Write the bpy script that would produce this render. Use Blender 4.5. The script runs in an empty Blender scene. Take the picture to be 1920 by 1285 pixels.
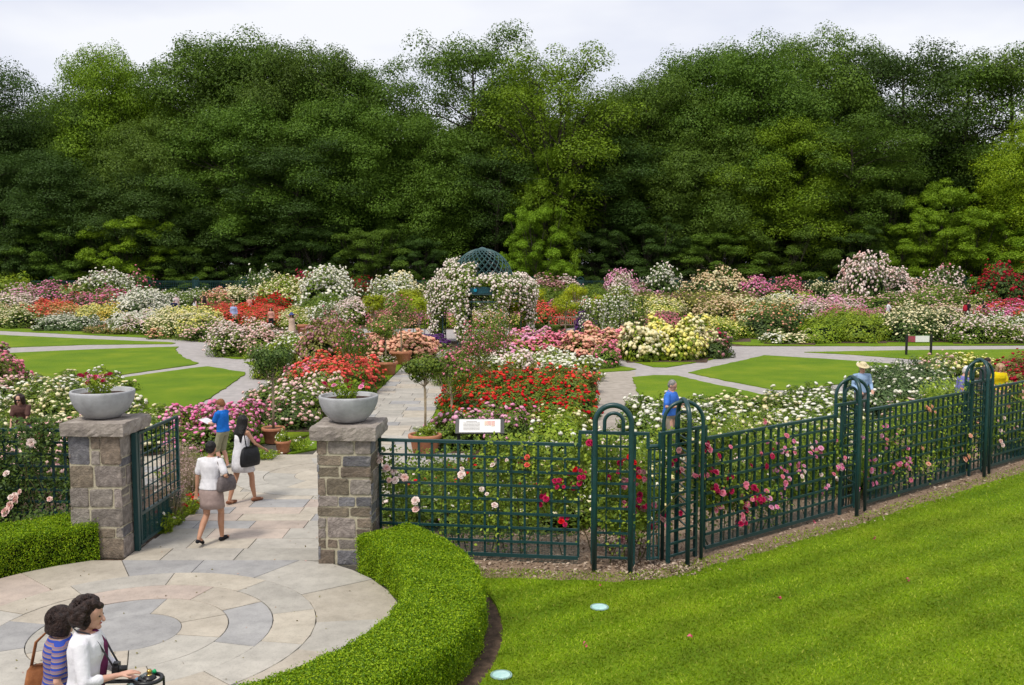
import bpy, math, random
import numpy as np
from mathutils import Vector, Matrix
PI = math.pi
random.seed(7)
R = np.random.RandomState(11)
SC = bpy.context.scene
COL = SC.collection
# ------------------------------------------------------------------ camera
CAM_H, F, W0, H0, VH = 4.6, 1800.0, 1920.0, 1285.0, 490.0
pitch = math.atan((H0/2-VH)/F)
cd = bpy.data.cameras.new('camera'); cam = bpy.data.objects.new('camera', cd); COL.objects.link(cam)
cam.location = (0, 0, CAM_H); cam.rotation_euler = (PI/2-pitch, 0, 0)
cd.sensor_width = 36; cd.lens = F/W0*36; cd.clip_end = 2000; cd.clip_start = .1
SC.camera = cam
# ------------------------------------------------------------------ light
SUN_EL, SUN_AZ = math.radians(58), math.radians(-35)      # azimuth from +Y (view direction), negative = left; the sun stands left behind the camera
w = bpy.data.worlds.new('World'); SC.world = w; w.use_nodes = True
nt = w.node_tree; nt.nodes.clear()
out = nt.nodes.new('ShaderNodeOutputWorld')
sky = nt.nodes.new('ShaderNodeTexSky'); sky.sky_type = 'NISHITA'; sky.sun_disc = False
sky.sun_elevation = SUN_EL; sky.sun_rotation = math.radians(215)
bg1 = nt.nodes.new('ShaderNodeBackground'); bg1.inputs[1].default_value = 0.12
nt.links.new(sky.outputs[0], bg1.inputs[0])
tc = nt.nodes.new('ShaderNodeTexCoord'); mp = nt.nodes.new('ShaderNodeMapping'); mp.inputs['Scale'].default_value = (1.2, 1.2, 3.5)
nz = nt.nodes.new('ShaderNodeTexNoise'); nz.inputs['Scale'].default_value = 1.6; nz.inputs['Detail'].default_value = 5; nz.inputs['Roughness'].default_value = .5
cr = nt.nodes.new('ShaderNodeValToRGB')
cr.color_ramp.elements[0].position = .36; cr.color_ramp.elements[0].color = (.60, .63, .76, 1)
cr.color_ramp.elements[1].position = .58; cr.color_ramp.elements[1].color = (.87, .87, .90, 1)
bg2 = nt.nodes.new('ShaderNodeBackground'); bg2.inputs[1].default_value = 1.0
mx = nt.nodes.new('ShaderNodeMixShader'); mx.inputs[0].default_value = .88
for a, b in ((tc.outputs['Generated'], mp.inputs[0]), (mp.outputs[0], nz.inputs[0]), (nz.outputs[0], cr.inputs[0]), (cr.outputs[0], bg2.inputs[0]),
             (bg1.outputs[0], mx.inputs[1]), (bg2.outputs[0], mx.inputs[2]), (mx.outputs[0], out.inputs[0])):
    nt.links.new(a, b)
sl = bpy.data.lights.new('sun', 'SUN'); sl.energy = 2.3; sl.angle = math.radians(12); sl.color = (1, .95, .86)
so = bpy.data.objects.new('sun', sl); COL.objects.link(so)
sd = Vector((math.sin(math.radians(215))*math.cos(SUN_EL), math.cos(math.radians(215))*math.cos(SUN_EL), math.sin(SUN_EL)))  # towards the sun
so.rotation_euler = sd.to_track_quat('Z', 'Y').to_euler()
so.location = (0, 0, 40)
vs = SC.view_settings; vs.view_transform = 'Standard'; vs.look = 'None'; vs.gamma = 1; vs.use_curve_mapping = False; vs.exposure = 0.24
SC.render.engine = 'CYCLES'
cy = SC.cycles; cy.max_bounces = 5; cy.diffuse_bounces = 3; cy.glossy_bounces = 2; cy.transmission_bounces = 3; cy.transparent_max_bounces = 6
cy.use_denoising = True; cy.use_adaptive_sampling = True; cy.adaptive_threshold = .012
cy.use_fast_gi = False; cy.caustics_reflective = False; cy.caustics_refractive = False
cy.filter_width = 1.5

# ------------------------------------------------------------------ helpers
def G(u, v, z=0.0):
    """the ground point (height z) seen at pixel (u, v) of the 1920x1285 photograph"""
    cx, cyy = (u-W0/2)/F, (H0/2-v)/F
    dy = math.cos(pitch)+cyy*math.sin(pitch); dz = -math.sin(pitch)+cyy*math.cos(pitch)
    t = (z-CAM_H)/dz
    return np.array((cx*t, dy*t))
def zat(v, D):
    """height of what shows at image row v when it stands D metres away"""
    cyy = (H0/2-v)/F
    return CAM_H + D*(-math.sin(pitch)+cyy*math.cos(pitch))/(math.cos(pitch)+cyy*math.sin(pitch))

def srgb(r, g, b):
    f = lambda c: (c/255/12.92 if c/255 <= .04045 else ((c/255+.055)/1.055)**2.4)
    return (f(r), f(g), f(b))
_mats = {}
def mat(name, c1, c2=None, scale=8.0, rough=.7, bump=0.0, bscale=None, spec=.3, metal=0, island=False, obj=0.0, transl=0.0, detail=6, coords='Object', c3=None, p1=.35, p2=.65, alpha=None):
    if name in _mats: return _mats[name]
    m = bpy.data.materials.new(name); m.use_nodes = True; n = m.node_tree; L = n.links
    b = n.nodes['Principled BSDF']; b.inputs['Roughness'].default_value = rough; b.inputs['Metallic'].default_value = metal
    b.inputs['Specular IOR Level'].default_value = spec
    c2 = c2 or tuple(x*.75 for x in c1)
    ramp = n.nodes.new('ShaderNodeValToRGB')
    ramp.color_ramp.elements[0].color = (*c2, 1); ramp.color_ramp.elements[1].color = (*c1, 1)
    ramp.color_ramp.elements[0].position = p1; ramp.color_ramp.elements[1].position = p2
    if c3:
        e = ramp.color_ramp.elements.new((p1+p2)/2); e.color = (*c3, 1)
    tcn = n.nodes.new('ShaderNodeTexCoord')
    if island:
        g = n.nodes.new('ShaderNodeNewGeometry'); ramp.color_ramp.elements[0].position = 0; ramp.color_ramp.elements[-1].position = 1
        L.new(g.outputs['Random Per Island'], ramp.inputs[0])
    else:
        z = n.nodes.new('ShaderNodeTexNoise'); z.inputs['Scale'].default_value = scale; z.inputs['Detail'].default_value = detail
        z.inputs['Roughness'].default_value = .6
        L.new(tcn.outputs[coords], z.inputs['Vector']); L.new(z.outputs[0], ramp.inputs[0])
    col = ramp.outputs[0]
    if obj:
        oi = n.nodes.new('ShaderNodeObjectInfo'); hv = n.nodes.new('ShaderNodeHueSaturation')
        mr = n.nodes.new('ShaderNodeMapRange'); mr.inputs['To Min'].default_value = 1-obj; mr.inputs['To Max'].default_value = 1+obj
        mr2 = n.nodes.new('ShaderNodeMapRange'); mr2.inputs['To Min'].default_value = .5-obj*.05; mr2.inputs['To Max'].default_value = .5+obj*.03
        L.new(oi.outputs['Random'], mr.inputs['Value']); L.new(mr.outputs[0], hv.inputs['Value'])
        ml = n.nodes.new('ShaderNodeMath'); ml.operation = 'MULTIPLY'; ml.inputs[1].default_value = 7.31
        fr = n.nodes.new('ShaderNodeMath'); fr.operation = 'FRACT'
        L.new(oi.outputs['Random'], ml.inputs[0]); L.new(ml.outputs[0], fr.inputs[0]); L.new(fr.outputs[0], mr2.inputs['Value']); L.new(mr2.outputs[0], hv.inputs['Hue'])
        L.new(col, hv.inputs['Color']); col = hv.outputs[0]
    L.new(col, b.inputs['Base Color'])
    if bump:
        zb = n.nodes.new('ShaderNodeTexNoise'); zb.inputs['Scale'].default_value = bscale or scale*3; zb.inputs['Detail'].default_value = 8
        bn = n.nodes.new('ShaderNodeBump'); bn.inputs['Strength'].default_value = bump; bn.inputs['Distance'].default_value = .02
        L.new(tcn.outputs[coords], zb.inputs['Vector']); L.new(zb.outputs[0], bn.inputs['Height']); L.new(bn.outputs[0], b.inputs['Normal'])
    if transl:
        tl = n.nodes.new('ShaderNodeBsdfTranslucent'); ms = n.nodes.new('ShaderNodeMixShader'); ms.inputs[0].default_value = transl
        L.new(col, tl.inputs[0]); L.new(b.outputs[0], ms.inputs[1]); L.new(tl.outputs[0], ms.inputs[2]); L.new(ms.outputs[0], n.nodes['Material Output'].inputs[0])
    if alpha is not None:
        b.inputs['Transmission Weight'].default_value = alpha; b.inputs['IOR'].default_value = 1.33
    _mats[name] = m; return m

def mesh(name, V, Fc, m=None, smooth=False):
    me = bpy.data.meshes.new(name); V = np.ascontiguousarray(V, dtype=np.float32); Fc = np.ascontiguousarray(Fc, dtype=np.int32)
    n, k = Fc.shape
    me.vertices.add(len(V)); me.vertices.foreach_set('co', V.ravel())
    me.loops.add(n*k); me.loops.foreach_set('vertex_index', Fc.ravel())
    me.polygons.add(n); me.polygons.foreach_set('loop_start', np.arange(0, n*k, k, dtype=np.int32))
    if smooth: me.polygons.foreach_set('use_smooth', np.ones(n, dtype=bool))
    if m: me.materials.append(m)
    me.update(calc_edges=True); return me
def pmesh(name, V, Fc, m=None, smooth=False):
    me = bpy.data.meshes.new(name); me.from_pydata([tuple(map(float, v)) for v in V], [], [list(f) for f in Fc])
    if m: me.materials.append(m)
    if smooth:
        for p in me.polygons: p.use_smooth = True
    me.update(); return me
def tag(o, label=None, cat=None, group=None, kind=None):
    if label: o['label'] = label
    if cat: o['category'] = cat
    if group: o['group'] = group
    if kind: o['kind'] = kind
    return o
def obj(name, me, parent=None, loc=(0, 0, 0), rz=0.0, scale=None, m=None, kind=None):
    o = bpy.data.objects.new(name, me); COL.objects.link(o)
    o.location = loc; o.rotation_euler = (0, 0, rz)
    if scale is not None: o.scale = (scale,)*3 if np.isscalar(scale) else scale
    if parent is not None: o.parent = parent
    if m is not None:
        o.material_slots[0].link = 'OBJECT'; o.material_slots[0].material = m
    if kind: o['kind'] = kind
    return o
def thing(name, label, cat, loc=(0, 0, 0), rz=0.0, group=None, scale=None):
    o = obj(name, None, None, loc, rz, scale); o.empty_display_size = .2
    return tag(o, label, cat, group)

class MB:
    """gathers quads/tris of simple shapes for ONE mesh"""
    def __init__(s): s.V = []; s.F = []; s.n = 0
    def add(s, V, Fc):
        V = np.asarray(V, float); s.V.append(V); s.F += [[i+s.n for i in f] for f in Fc]; s.n += len(V); return s
    def box(s, c, d, rz=0.0, M=None):
        x, y, z = [q/2 for q in d]
        v = np.array([(-x, -y, -z), (x, -y, -z), (x, y, -z), (-x, y, -z), (-x, -y, z), (x, -y, z), (x, y, z), (-x, y, z)])
        if rz: v = v @ np.array([[math.cos(rz), math.sin(rz), 0], [-math.sin(rz), math.cos(rz), 0], [0, 0, 1]])
        v = v+np.array(c)
        if M is not None: v = np.array([tuple(M @ Vector(q)) for q in v])
        return s.add(v, [(0, 3, 2, 1), (4, 5, 6, 7), (0, 1, 5, 4), (1, 2, 6, 5), (2, 3, 7, 6), (3, 0, 4, 7)])
    def tube(s, P, r, seg=8, caps=True, flat=1.0):
        P = np.asarray(P, float); n = len(P); r = np.full(n, r) if np.isscalar(r) else np.asarray(r, float)
        T = np.gradient(P, axis=0); T /= np.linalg.norm(T, axis=1)[:, None]+1e-9
        up = np.array((0, 0, 1.)) if abs(T[0][2]) < .9 else np.array((0, 1., 0))
        V = []; a = np.linspace(0, 2*PI, seg, endpoint=False)
        u = np.cross(T[0], up); u /= np.linalg.norm(u)
        for i in range(n):
            u = u-T[i]*np.dot(u, T[i]); u /= np.linalg.norm(u)+1e-9; w_ = np.cross(T[i], u)
            for t in a: V.append(P[i]+r[i]*(math.cos(t)*u+flat*math.sin(t)*w_))
        Fc = [(i*seg+j, i*seg+(j+1) % seg, (i+1)*seg+(j+1) % seg, (i+1)*seg+j) for i in range(n-1) for j in range(seg)]
        if caps: Fc += [tuple(range(seg))[::-1], tuple((n-1)*seg+j for j in range(seg))]
        return s.add(V, Fc)
    def capsule(s, P, r, seg=10, flat=1.0):
        P = [np.asarray(p, float) for p in P]; r = list(r) if not np.isscalar(r) else [r]*len(P)
        d0 = P[0]-P[1]; d0 /= np.linalg.norm(d0)+1e-9; d1 = P[-1]-P[-2]; d1 /= np.linalg.norm(d1)+1e-9
        Q = [P[0]+d0*r[0]*.95, P[0]+d0*r[0]*.7]+P+[P[-1]+d1*r[-1]*.7, P[-1]+d1*r[-1]*.95]
        rr = [r[0]*.25, r[0]*.72]+r+[r[-1]*.72, r[-1]*.25]
        return s.tube(Q, rr, seg, True, flat)
    def ell(s, c, rad, nu=12, nv=8, M=None):
        V = [];
        for i in range(nv+1):
            p = PI*i/nv
            for j in range(nu):
                t = 2*PI*j/nu; V.append((math.sin(p)*math.cos(t), math.sin(p)*math.sin(t), math.cos(p)))
        V = np.array(V)*np.array(rad)
        if M is not None: V = V @ np.array(M.to_3x3()).T
        return s.add(V+np.array(c), [(i*nu+j, (i+1)*nu+j, (i+1)*nu+(j+1) % nu, i*nu+(j+1) % nu) for i in range(nv) for j in range(nu)])
    def lathe(s, prof, seg=24, c=(0, 0, 0)):
        V = [(p[0]*math.cos(2*PI*j/seg)+c[0], p[0]*math.sin(2*PI*j/seg)+c[1], p[1]+c[2]) for p in prof for j in range(seg)]
        n = len(prof)
        return s.add(V, [(i*seg+j, i*seg+(j+1) % seg, (i+1)*seg+(j+1) % seg, (i+1)*seg+j) for i in range(n-1) for j in range(seg)])
    def mesh(s, name, m=None, smooth=False): return pmesh(name, np.concatenate(s.V), s.F, m, smooth)

def prism(poly, z0, z1):
    n = len(poly)
    V = [(p[0], p[1], z0) for p in poly]+[(p[0], p[1], z1) for p in poly]
    return V, [tuple(range(n, 2*n))]+[(i, (i+1) % n, n+(i+1) % n, n+i) for i in range(n)]
def ccw(poly):
    a = sum(poly[i][0]*poly[(i+1) % len(poly)][1]-poly[(i+1) % len(poly)][0]*poly[i][1] for i in range(len(poly)))
    return poly if a > 0 else poly[::-1]
def smooth_poly(poly, it=2):
    P = [np.array(p, float) for p in poly]
    for _ in range(it):
        Q = []
        for i in range(len(P)):
            a, b = P[i], P[(i+1) % len(P)]; Q += [a*.75+b*.25, a*.25+b*.75]
        P = Q
    return [tuple(p) for p in P]
BOX = MB().box((0, 0, 0), (1, 1, 1)).mesh('unit_bar')

def leafquads(P, N, size, rs, fold=.25, aspect=.55):
    n = len(P); size = np.broadcast_to(size, (n,))
    N = N/(np.linalg.norm(N, axis=1)[:, None]+1e-9)
    t = rs.normal(size=(n, 3)); A = t-N*(t*N).sum(1)[:, None]; A /= np.linalg.norm(A, axis=1)[:, None]+1e-9
    B = np.cross(N, A); l = (size*.5)[:, None]; b = l*aspect
    V = np.empty((n, 4, 3)); V[:, 0] = P-A*l; V[:, 1] = P+B*b+N*l*fold; V[:, 2] = P+A*l; V[:, 3] = P-B*b+N*l*fold
    return V.reshape(-1, 3), np.arange(4*n).reshape(n, 4)
def sph(n, rs, up=False):
    d = rs.normal(size=(n, 3)); d /= np.linalg.norm(d, axis=1)[:, None]
    if up: d[:, 2] = np.abs(d[:, 2])
    return d
# ------------------------------------------------------------------ materials of the setting
M_soil = mat('soil', (.13, .085, .055), (.05, .033, .022), 9, .95, .6, 60, coords='Object', c3=(.085, .055, .036))
M_mulch = mat('mulch', (.34, .24, .155), (.11, .07, .045), 28, .95, .8, 60, c3=(.27, .19, .13))
M_path = mat('asphalt_path', (.42, .385, .365), (.33, .305, .29), 2.5, .9, .25, 90, c3=(.37, .34, .325))
M_gravel = mat('gravel_path', (.42, .37, .315), (.31, .27, .225), 3, .95, .4, 80)
M_joint = mat('joint_sand', (.10, .09, .075), (.055, .05, .04), 20, .95, .3)
M_forest = mat('forest_floor', (.035, .035, .016), (.018, .016, .009), 2, .95)

def lawn_mat(name, stripes):
    m = bpy.data.materials.new(name); m.use_nodes = True; n = m.node_tree; L = n.links; b = n.nodes['Principled BSDF']
    b.inputs['Roughness'].default_value = .8; b.inputs['Specular IOR Level'].default_value = .15
    tcn = n.nodes.new('ShaderNodeTexCoord')
    z1 = n.nodes.new('ShaderNodeTexNoise'); z1.inputs['Scale'].default_value = .45; z1.inputs['Detail'].default_value = 10; z1.inputs['Roughness'].default_value = .65
    z2 = n.nodes.new('ShaderNodeTexNoise'); z2.inputs['Scale'].default_value = 26; z2.inputs['Detail'].default_value = 6; z2.inputs['Roughness'].default_value = .7
    r1 = n.nodes.new('ShaderNodeValToRGB'); e = r1.color_ramp.elements
    e[0].position = .3; e[0].color = (.095, .185, .005, 1); e[1].position = .72; e[1].color = (.23, .29, .014, 1); e = e.new(.52); e.color = (.145, .235, .006, 1)
    r2 = n.nodes.new('ShaderNodeValToRGB'); e = r2.color_ramp.elements
    e[0].position = .3; e[0].color = (.62, .62, .62, 1); e[1].position = .7; e[1].color = (1.25, 1.25, 1.15, 1)
    for z in (z1, z2): L.new(tcn.outputs['Object'], z.inputs['Vector'])
    L.new(z1.outputs[0], r1.inputs[0]); L.new(z2.outputs[0], r2.inputs[0])
    mm = n.nodes.new('ShaderNodeMix'); mm.data_type = 'RGBA'; mm.blend_type = 'MULTIPLY'; mm.inputs[0].default_value = 1
    L.new(r1.outputs[0], mm.inputs[6]); L.new(r2.outputs[0], mm.inputs[7]); col = mm.outputs[2]
    if stripes:
        mpn = n.nodes.new('ShaderNodeMapping'); mpn.inputs['Rotation'].default_value = (0, 0, math.radians(stripes)); L.new(tcn.outputs['Object'], mpn.inputs[0])
        wv = n.nodes.new('ShaderNodeTexWave'); wv.inputs['Scale'].default_value = .42; wv.inputs['Distortion'].default_value = 3.2; wv.inputs['Detail'].default_value = 3; wv.inputs['Detail Scale'].default_value = 1.2
        wv.bands_direction = 'Y'
        r3 = n.nodes.new('ShaderNodeValToRGB'); r3.color_ramp.elements[0].color = (.90, .92, .9, 1); r3.color_ramp.elements[1].color = (1.06, 1.03, 1, 1)
        L.new(mpn.outputs[0], wv.inputs['Vector']); L.new(wv.outputs[0], r3.inputs[0])
        m2 = n.nodes.new('ShaderNodeMix'); m2.data_type = 'RGBA'; m2.blend_type = 'MULTIPLY'; m2.inputs[0].default_value = 1
        L.new(col, m2.inputs[6]); L.new(r3.outputs[0], m2.inputs[7]); col = m2.outputs[2]
    L.new(col, b.inputs['Base Color'])
    bn = n.nodes.new('ShaderNodeBump'); bn.inputs['Strength'].default_value = .7; bn.inputs['Distance'].default_value = .03
    zb = n.nodes.new('ShaderNodeTexNoise'); zb.inputs['Scale'].default_value = 60; zb.inputs['Detail'].default_value = 4
    L.new(tcn.outputs['Object'], zb.inputs['Vector']); L.new(zb.outputs[0], bn.inputs['Height']); L.new(bn.outputs[0], b.inputs['Normal'])
    return m
M_lawn = lawn_mat('lawn', 0); M_lawn2 = lawn_mat('lawn_striped', -36)

def struct(name, V, Fc, m): return tag(obj(name, pmesh(name, V, Fc, m)), kind='structure')
# the one ground sheet, out to the horizon
struct('ground', [(-900, -30, -.03), (900, -30, -.03), (900, 1500, -.03), (-900, 1500, -.03)], [(0, 1, 2, 3)], M_forest)
struct('garden_soil', [(-75, 14.6, -.006), (75, 14.6, -.006), (75, 107, -.006), (-75, 107, -.006)], [(0, 1, 2, 3)], M_soil)
_zi = [0]
def ragged(P, step, amp, closed=True):
    """the worn edge of turf: short steps along the outline, a little in and out"""
    rg = random.Random(len(P)*7+int(P[0][0]*13)); Q = []; n = len(P)
    for i in range(n if closed else n-1):
        a, b = np.array(P[i]), np.array(P[(i+1) % n]); L = np.linalg.norm(b-a); k = max(1, min(160, int(L/step))); nn = np.array((-(b-a)[1], (b-a)[0]))/(L+1e-9)
        for j in range(k): Q.append(tuple(a+(b-a)*j/k+nn*rg.uniform(-amp, amp)))
    if not closed: Q.append(tuple(P[-1]))
    return Q
def region(name, px, m, h, smooth=0, world=False, base=0.0):
    P = [tuple(p) if world else tuple(G(*p)) for p in px]
    P = ccw(smooth_poly(P, smooth) if smooth else P)
    if name == 'lawn': P = ragged(P, .35, .05)
    _zi[0] += 1
    V, Fc = prism(P, base-.004, h+_zi[0]*.00035)
    return struct(name, V, Fc, m)
# paths (lowest), lawns above them with a cut edge
region('path', [(-260, 618), (60, 621), (400, 640), (480, 655), (600, 690), (600, 725), (470, 760), (380, 800), (300, 830), (100, 760), (-260, 690)], M_path, .004)
region('path', [(1100, 655), (1160, 640), (1270, 640), (1380, 650), (1500, 650), (2200, 648), (2300, 700), (1760, 720), (1640, 770), (1180, 820), (1115, 820)], M_path, .004)
region('gravel_path', [(1118, 697), (1192, 697), (1190, 712), (1206, 790), (1210, 830), (1110, 830)], M_gravel, .008)
region('path', [(560, 640), (1180, 640), (1180, 622), (1500, 622), (1500, 612), (560, 618)], M_path, .004)
region('path', [(1440, 592), (2100, 596), (2100, 606), (1440, 600)], M_path, .004)
LH = .035
for px in ([(-260, 626), (0, 629), (175, 637), (322, 643), (329, 644.5), (322, 646), (175, 647), (0, 653), (-260, 662)],
           [(-260, 672), (0, 664), (175, 656), (335, 651), (328, 656), (334, 664), (350, 674), (371, 682), (366, 684.5), (220, 705), (107, 716), (25, 687), (-60, 672)],
           [(217, 711), (372, 690), (390, 688.5), (458, 699.5), (460, 702), (400, 745), (345, 772), (250, 815), (180, 800)],
           [(400, 652), (403, 660), (420, 671), (445, 674.5), (484, 672), (520, 660), (560, 645), (400, 642)],
           [(459, 680.5), (500, 677), (560, 690), (500, 692), (465, 684)],
           [(1186, 709), (1225, 705), (1270, 706), (1330, 720), (1400, 735), (1460, 750), (1420, 790), (1340, 800), (1212, 790)],
           [(1291, 700), (1433, 667.5), (1560, 675), (1720, 687), (1790, 693), (1700, 702), (1562, 723), (1511, 731), (1457, 733), (1370, 717)],
           [(1508, 661.5), (1700, 658), (1920, 656), (2250, 656), (2300, 690), (1920, 684), (1721, 675.5), (1600, 666)],
           [(1150.5, 670), (1180, 664), (1250, 656), (1330, 656), (1372, 665), (1330, 676), (1275, 686), (1250, 690), (1225, 689.5)],
           [(1116, 700), (1120, 680), (1156, 686), (1192, 693.5), (1180, 696)]):
    region('lawn', px, M_lawn, LH)
# verges at the back of the paths and strips along the flagstone path
region('lawn', [(-260, 610), (0, 615), (175, 624), (330, 633), (430, 641), (430, 647), (330, 636.5), (175, 629.5), (0, 621), (-260, 616)], M_lawn, LH)
region('lawn', [(1330, 640), (1400, 632), (1500, 637), (1600, 632), (2200, 634), (2200, 647), (1920, 648), (1640, 650), (1400, 648.5)], M_lawn, LH)
region('lawn', [(-5.35, 22.5), (-4.78, 23.2), (-4.78, 50), (-5.5, 50)], M_lawn, LH, world=True)
region('lawn', [(-2.32, 22.5), (-1.85, 22.5), (-1.75, 50), (-2.32, 50)], M_lawn, LH, world=True)
region('lawn', [(1095, 720), (1118, 720), (1113, 775), (1085, 775)], M_lawn, LH)
region('lawn', [(405, 850), (560, 822), (600, 815), (600, 800), (420, 830)], M_lawn, LH)

# ---- near ground: lawn outside the fence, mulch strip
TC = np.array((-4.73, 11.55))                       # centre of the round terrace
FENCE = [np.array(p) for p in ((-2.05, 14.72), (1.53, 14.25), (2.15, 14.32), (2.62, 14.5), (6.2, 17.35), (10.05, 20.5), (13.8, 23.6), (17.6, 26.7))]
edge = [G(880, 1086), G(1000, 1088), G(1150, 1093), G(1230, 1090), G(1300, 1072), G(1356, 1056), G(1440, 1034), G(1531, 1007), G(1601, 988), G(1690, 958), G(1776, 932), G(1860, 905), G(1920, 887), G(1990, 866), G(2150, 822)]
edge = ragged([tuple(q) for q in edge], .18, .035, False)
def arc(c, r, a0, a1, n): return [np.array((c[0]+r*math.cos(math.radians(a)), c[1]+r*math.sin(math.radians(a)))) for a in np.linspace(a0, a1, n)]
lawn_poly = [tuple(p) for p in edge]+[(30, 20), (30, -3), (-2.2, -3)]+[tuple(p) for p in arc(TC, 4.62, -58, 34, 18)]
V, Fc = prism(ccw(lawn_poly), -.03, .02)
lawn_front = struct('lawn_front', V, Fc, M_lawn2)
struct('mulch_bed', [(-2.6, 13.2, -.002), (3.5, 13.0, -.002), (26, 28, -.002), (14, 34, -.002), (1, 19, -.002), (-2.6, 18.6, -.002)], [(0, 1, 2, 3, 4, 5)], M_mulch)
struct('hedge_soil', [(-12, 6, -.012), (0.6, 6, -.012), (.6, 15.6, -.012), (-12, 15.6, -.012)], [(0, 1, 2, 3)], M_soil)

# mulch chips: real flakes along the fence
def chips():
    n = 9000; rs = np.random.RandomState(5); P = []
    segs = list(zip(FENCE[:-1], FENCE[1:]))
    while len(P) < n:
        a, b = segs[min(len(segs)-1, int(rs.rand()**1.3*len(segs)))]; t = rs.rand(); d = b-a; nn = np.array((-d[1], d[0]))/np.linalg.norm(d)
        p = a+d*t+nn*rs.uniform(-.75, 1.9)
        P.append((p[0], p[1], .008+rs.rand()*.02))
    P = np.array(P); N = sph(n, rs, True); N[:, 2] += .8
    return leafquads(P, N, rs.uniform(.03, .09, n), rs, .1, .5)
V, Fc = chips()
tag(obj('wood_chips', mesh('wood_chips', V, Fc, mat('chips', (.52, .41, .31), (.14, .09, .06), rough=.9, island=True))), kind='stuff')

# grass blades on the near lawn
def inpoly(P, poly):
    x, y = P[:, 0], P[:, 1]; c = np.zeros(len(P), bool); j = len(poly)-1
    for i in range(len(poly)):
        xi, yi = poly[i]; xj, yj = poly[j]
        k = ((yi > y) != (yj > y)) & (x < (xj-xi)*(y-yi)/((yj-yi)+1e-12)+xi); c ^= k; j = i
    return c
def blades():
    rs = np.random.RandomState(3); n = 700000
    P = np.stack([rs.uniform(-1.2, 15.5, n), rs.uniform(9.6, 24, n)], 1)
    P = P[inpoly(P, lawn_poly) | (rs.rand(n) < .38)]; P = P[P[:, 1] < np.interp(P[:, 0], [q[0] for q in edge], [q[1] for q in edge])+.42]; P = P[(np.abs(P[:, 0]) < P[:, 1]*.56+2.6) & (np.hypot(P[:, 0]-TC[0], P[:, 1]-TC[1]) > 4.60)]
    # fewer far away
    keep = rs.rand(len(P)) < np.clip((12.5/P[:, 1])**1.8, .2, 1); P = P[keep]; n = len(P)
    h = rs.uniform(.012, .034, n); wd = rs.uniform(.006, .013, n); a = rs.uniform(0, 2*PI, n)
    lean = rs.normal(size=(n, 2))*.022
    V = np.zeros((n, 3, 3)); dx = np.stack([np.cos(a), np.sin(a)], 1)*wd[:, None]
    V[:, 0, :2] = P-dx; V[:, 1, :2] = P+dx; V[:, 2, :2] = P+lean; V[:, :2, 2] = .015; V[:, 2, 2] = .018+h
    return V.reshape(-1, 3), np.arange(3*n).reshape(n, 3)
V, Fc = blades()
M_blade = bpy.data.materials.new('grass_blades'); M_blade.use_nodes = True
def _bl():
    n = M_blade.node_tree; L = n.links; b = n.nodes['Principled BSDF']; b.inputs['Roughness'].default_value = .6; b.inputs['Specular IOR Level'].default_value = .2
    g = n.nodes.new('ShaderNodeNewGeometry'); r = n.nodes.new('ShaderNodeValToRGB')
    r.color_ramp.elements[0].color = (.165, .285, .005, 1); r.color_ramp.elements[1].color = (.42, .47, .06, 1)
    e = r.color_ramp.elements.new(.8); e.color = (.25, .36, .007, 1)
    L.new(g.outputs['Random Per Island'], r.inputs[0])
    tcn = n.nodes.new('ShaderNodeTexCoord'); mpn = n.nodes.new('ShaderNodeMapping'); mpn.inputs['Rotation'].default_value = (0, 0, math.radians(-36)); L.new(tcn.outputs['Object'], mpn.inputs[0])
    wv = n.nodes.new('ShaderNodeTexWave'); wv.inputs['Scale'].default_value = .42; wv.inputs['Distortion'].default_value = 3.2; wv.inputs['Detail'].default_value = 3; wv.inputs['Detail Scale'].default_value = 1.2; wv.bands_direction = 'Y'
    z1 = n.nodes.new('ShaderNodeTexNoise'); z1.inputs['Scale'].default_value = .7; z1.inputs['Detail'].default_value = 6; z1.inputs['Roughness'].default_value = .65
    L.new(tcn.outputs['Object'], z1.inputs['Vector']); L.new(mpn.outputs[0], wv.inputs['Vector'])
    ad = n.nodes.new('ShaderNodeMath'); ad.operation = 'MULTIPLY_ADD'; ad.inputs[1].default_value = .20
    L.new(wv.outputs[0], ad.inputs[0]); L.new(z1.outputs[0], ad.inputs[2])
    mr = n.nodes.new('ShaderNodeMapRange'); mr.inputs['From Min'].default_value = .38; mr.inputs['From Max'].default_value = .78; mr.inputs['To Min'].default_value = .58; mr.inputs['To Max'].default_value = 1.25
    L.new(ad.outputs[0], mr.inputs['Value'])
    vm = n.nodes.new('ShaderNodeVectorMath'); vm.operation = 'SCALE'; L.new(r.outputs[0], vm.inputs[0]); L.new(mr.outputs[0], vm.inputs['Scale'])
    L.new(vm.outputs[0], b.inputs['Base Color'])
    tl = n.nodes.new('ShaderNodeBsdfTranslucent'); ms = n.nodes.new('ShaderNodeMixShader'); ms.inputs[0].default_value = .3
    L.new(vm.outputs[0], tl.inputs[0]); L.new(b.outputs[0], ms.inputs[1]); L.new(tl.outputs[0], ms.inputs[2]); L.new(ms.outputs[0], n.nodes['Material Output'].inputs[0])
_bl()
tag(obj('grass', mesh('grass', V, Fc, M_blade)), kind='stuff')

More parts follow.
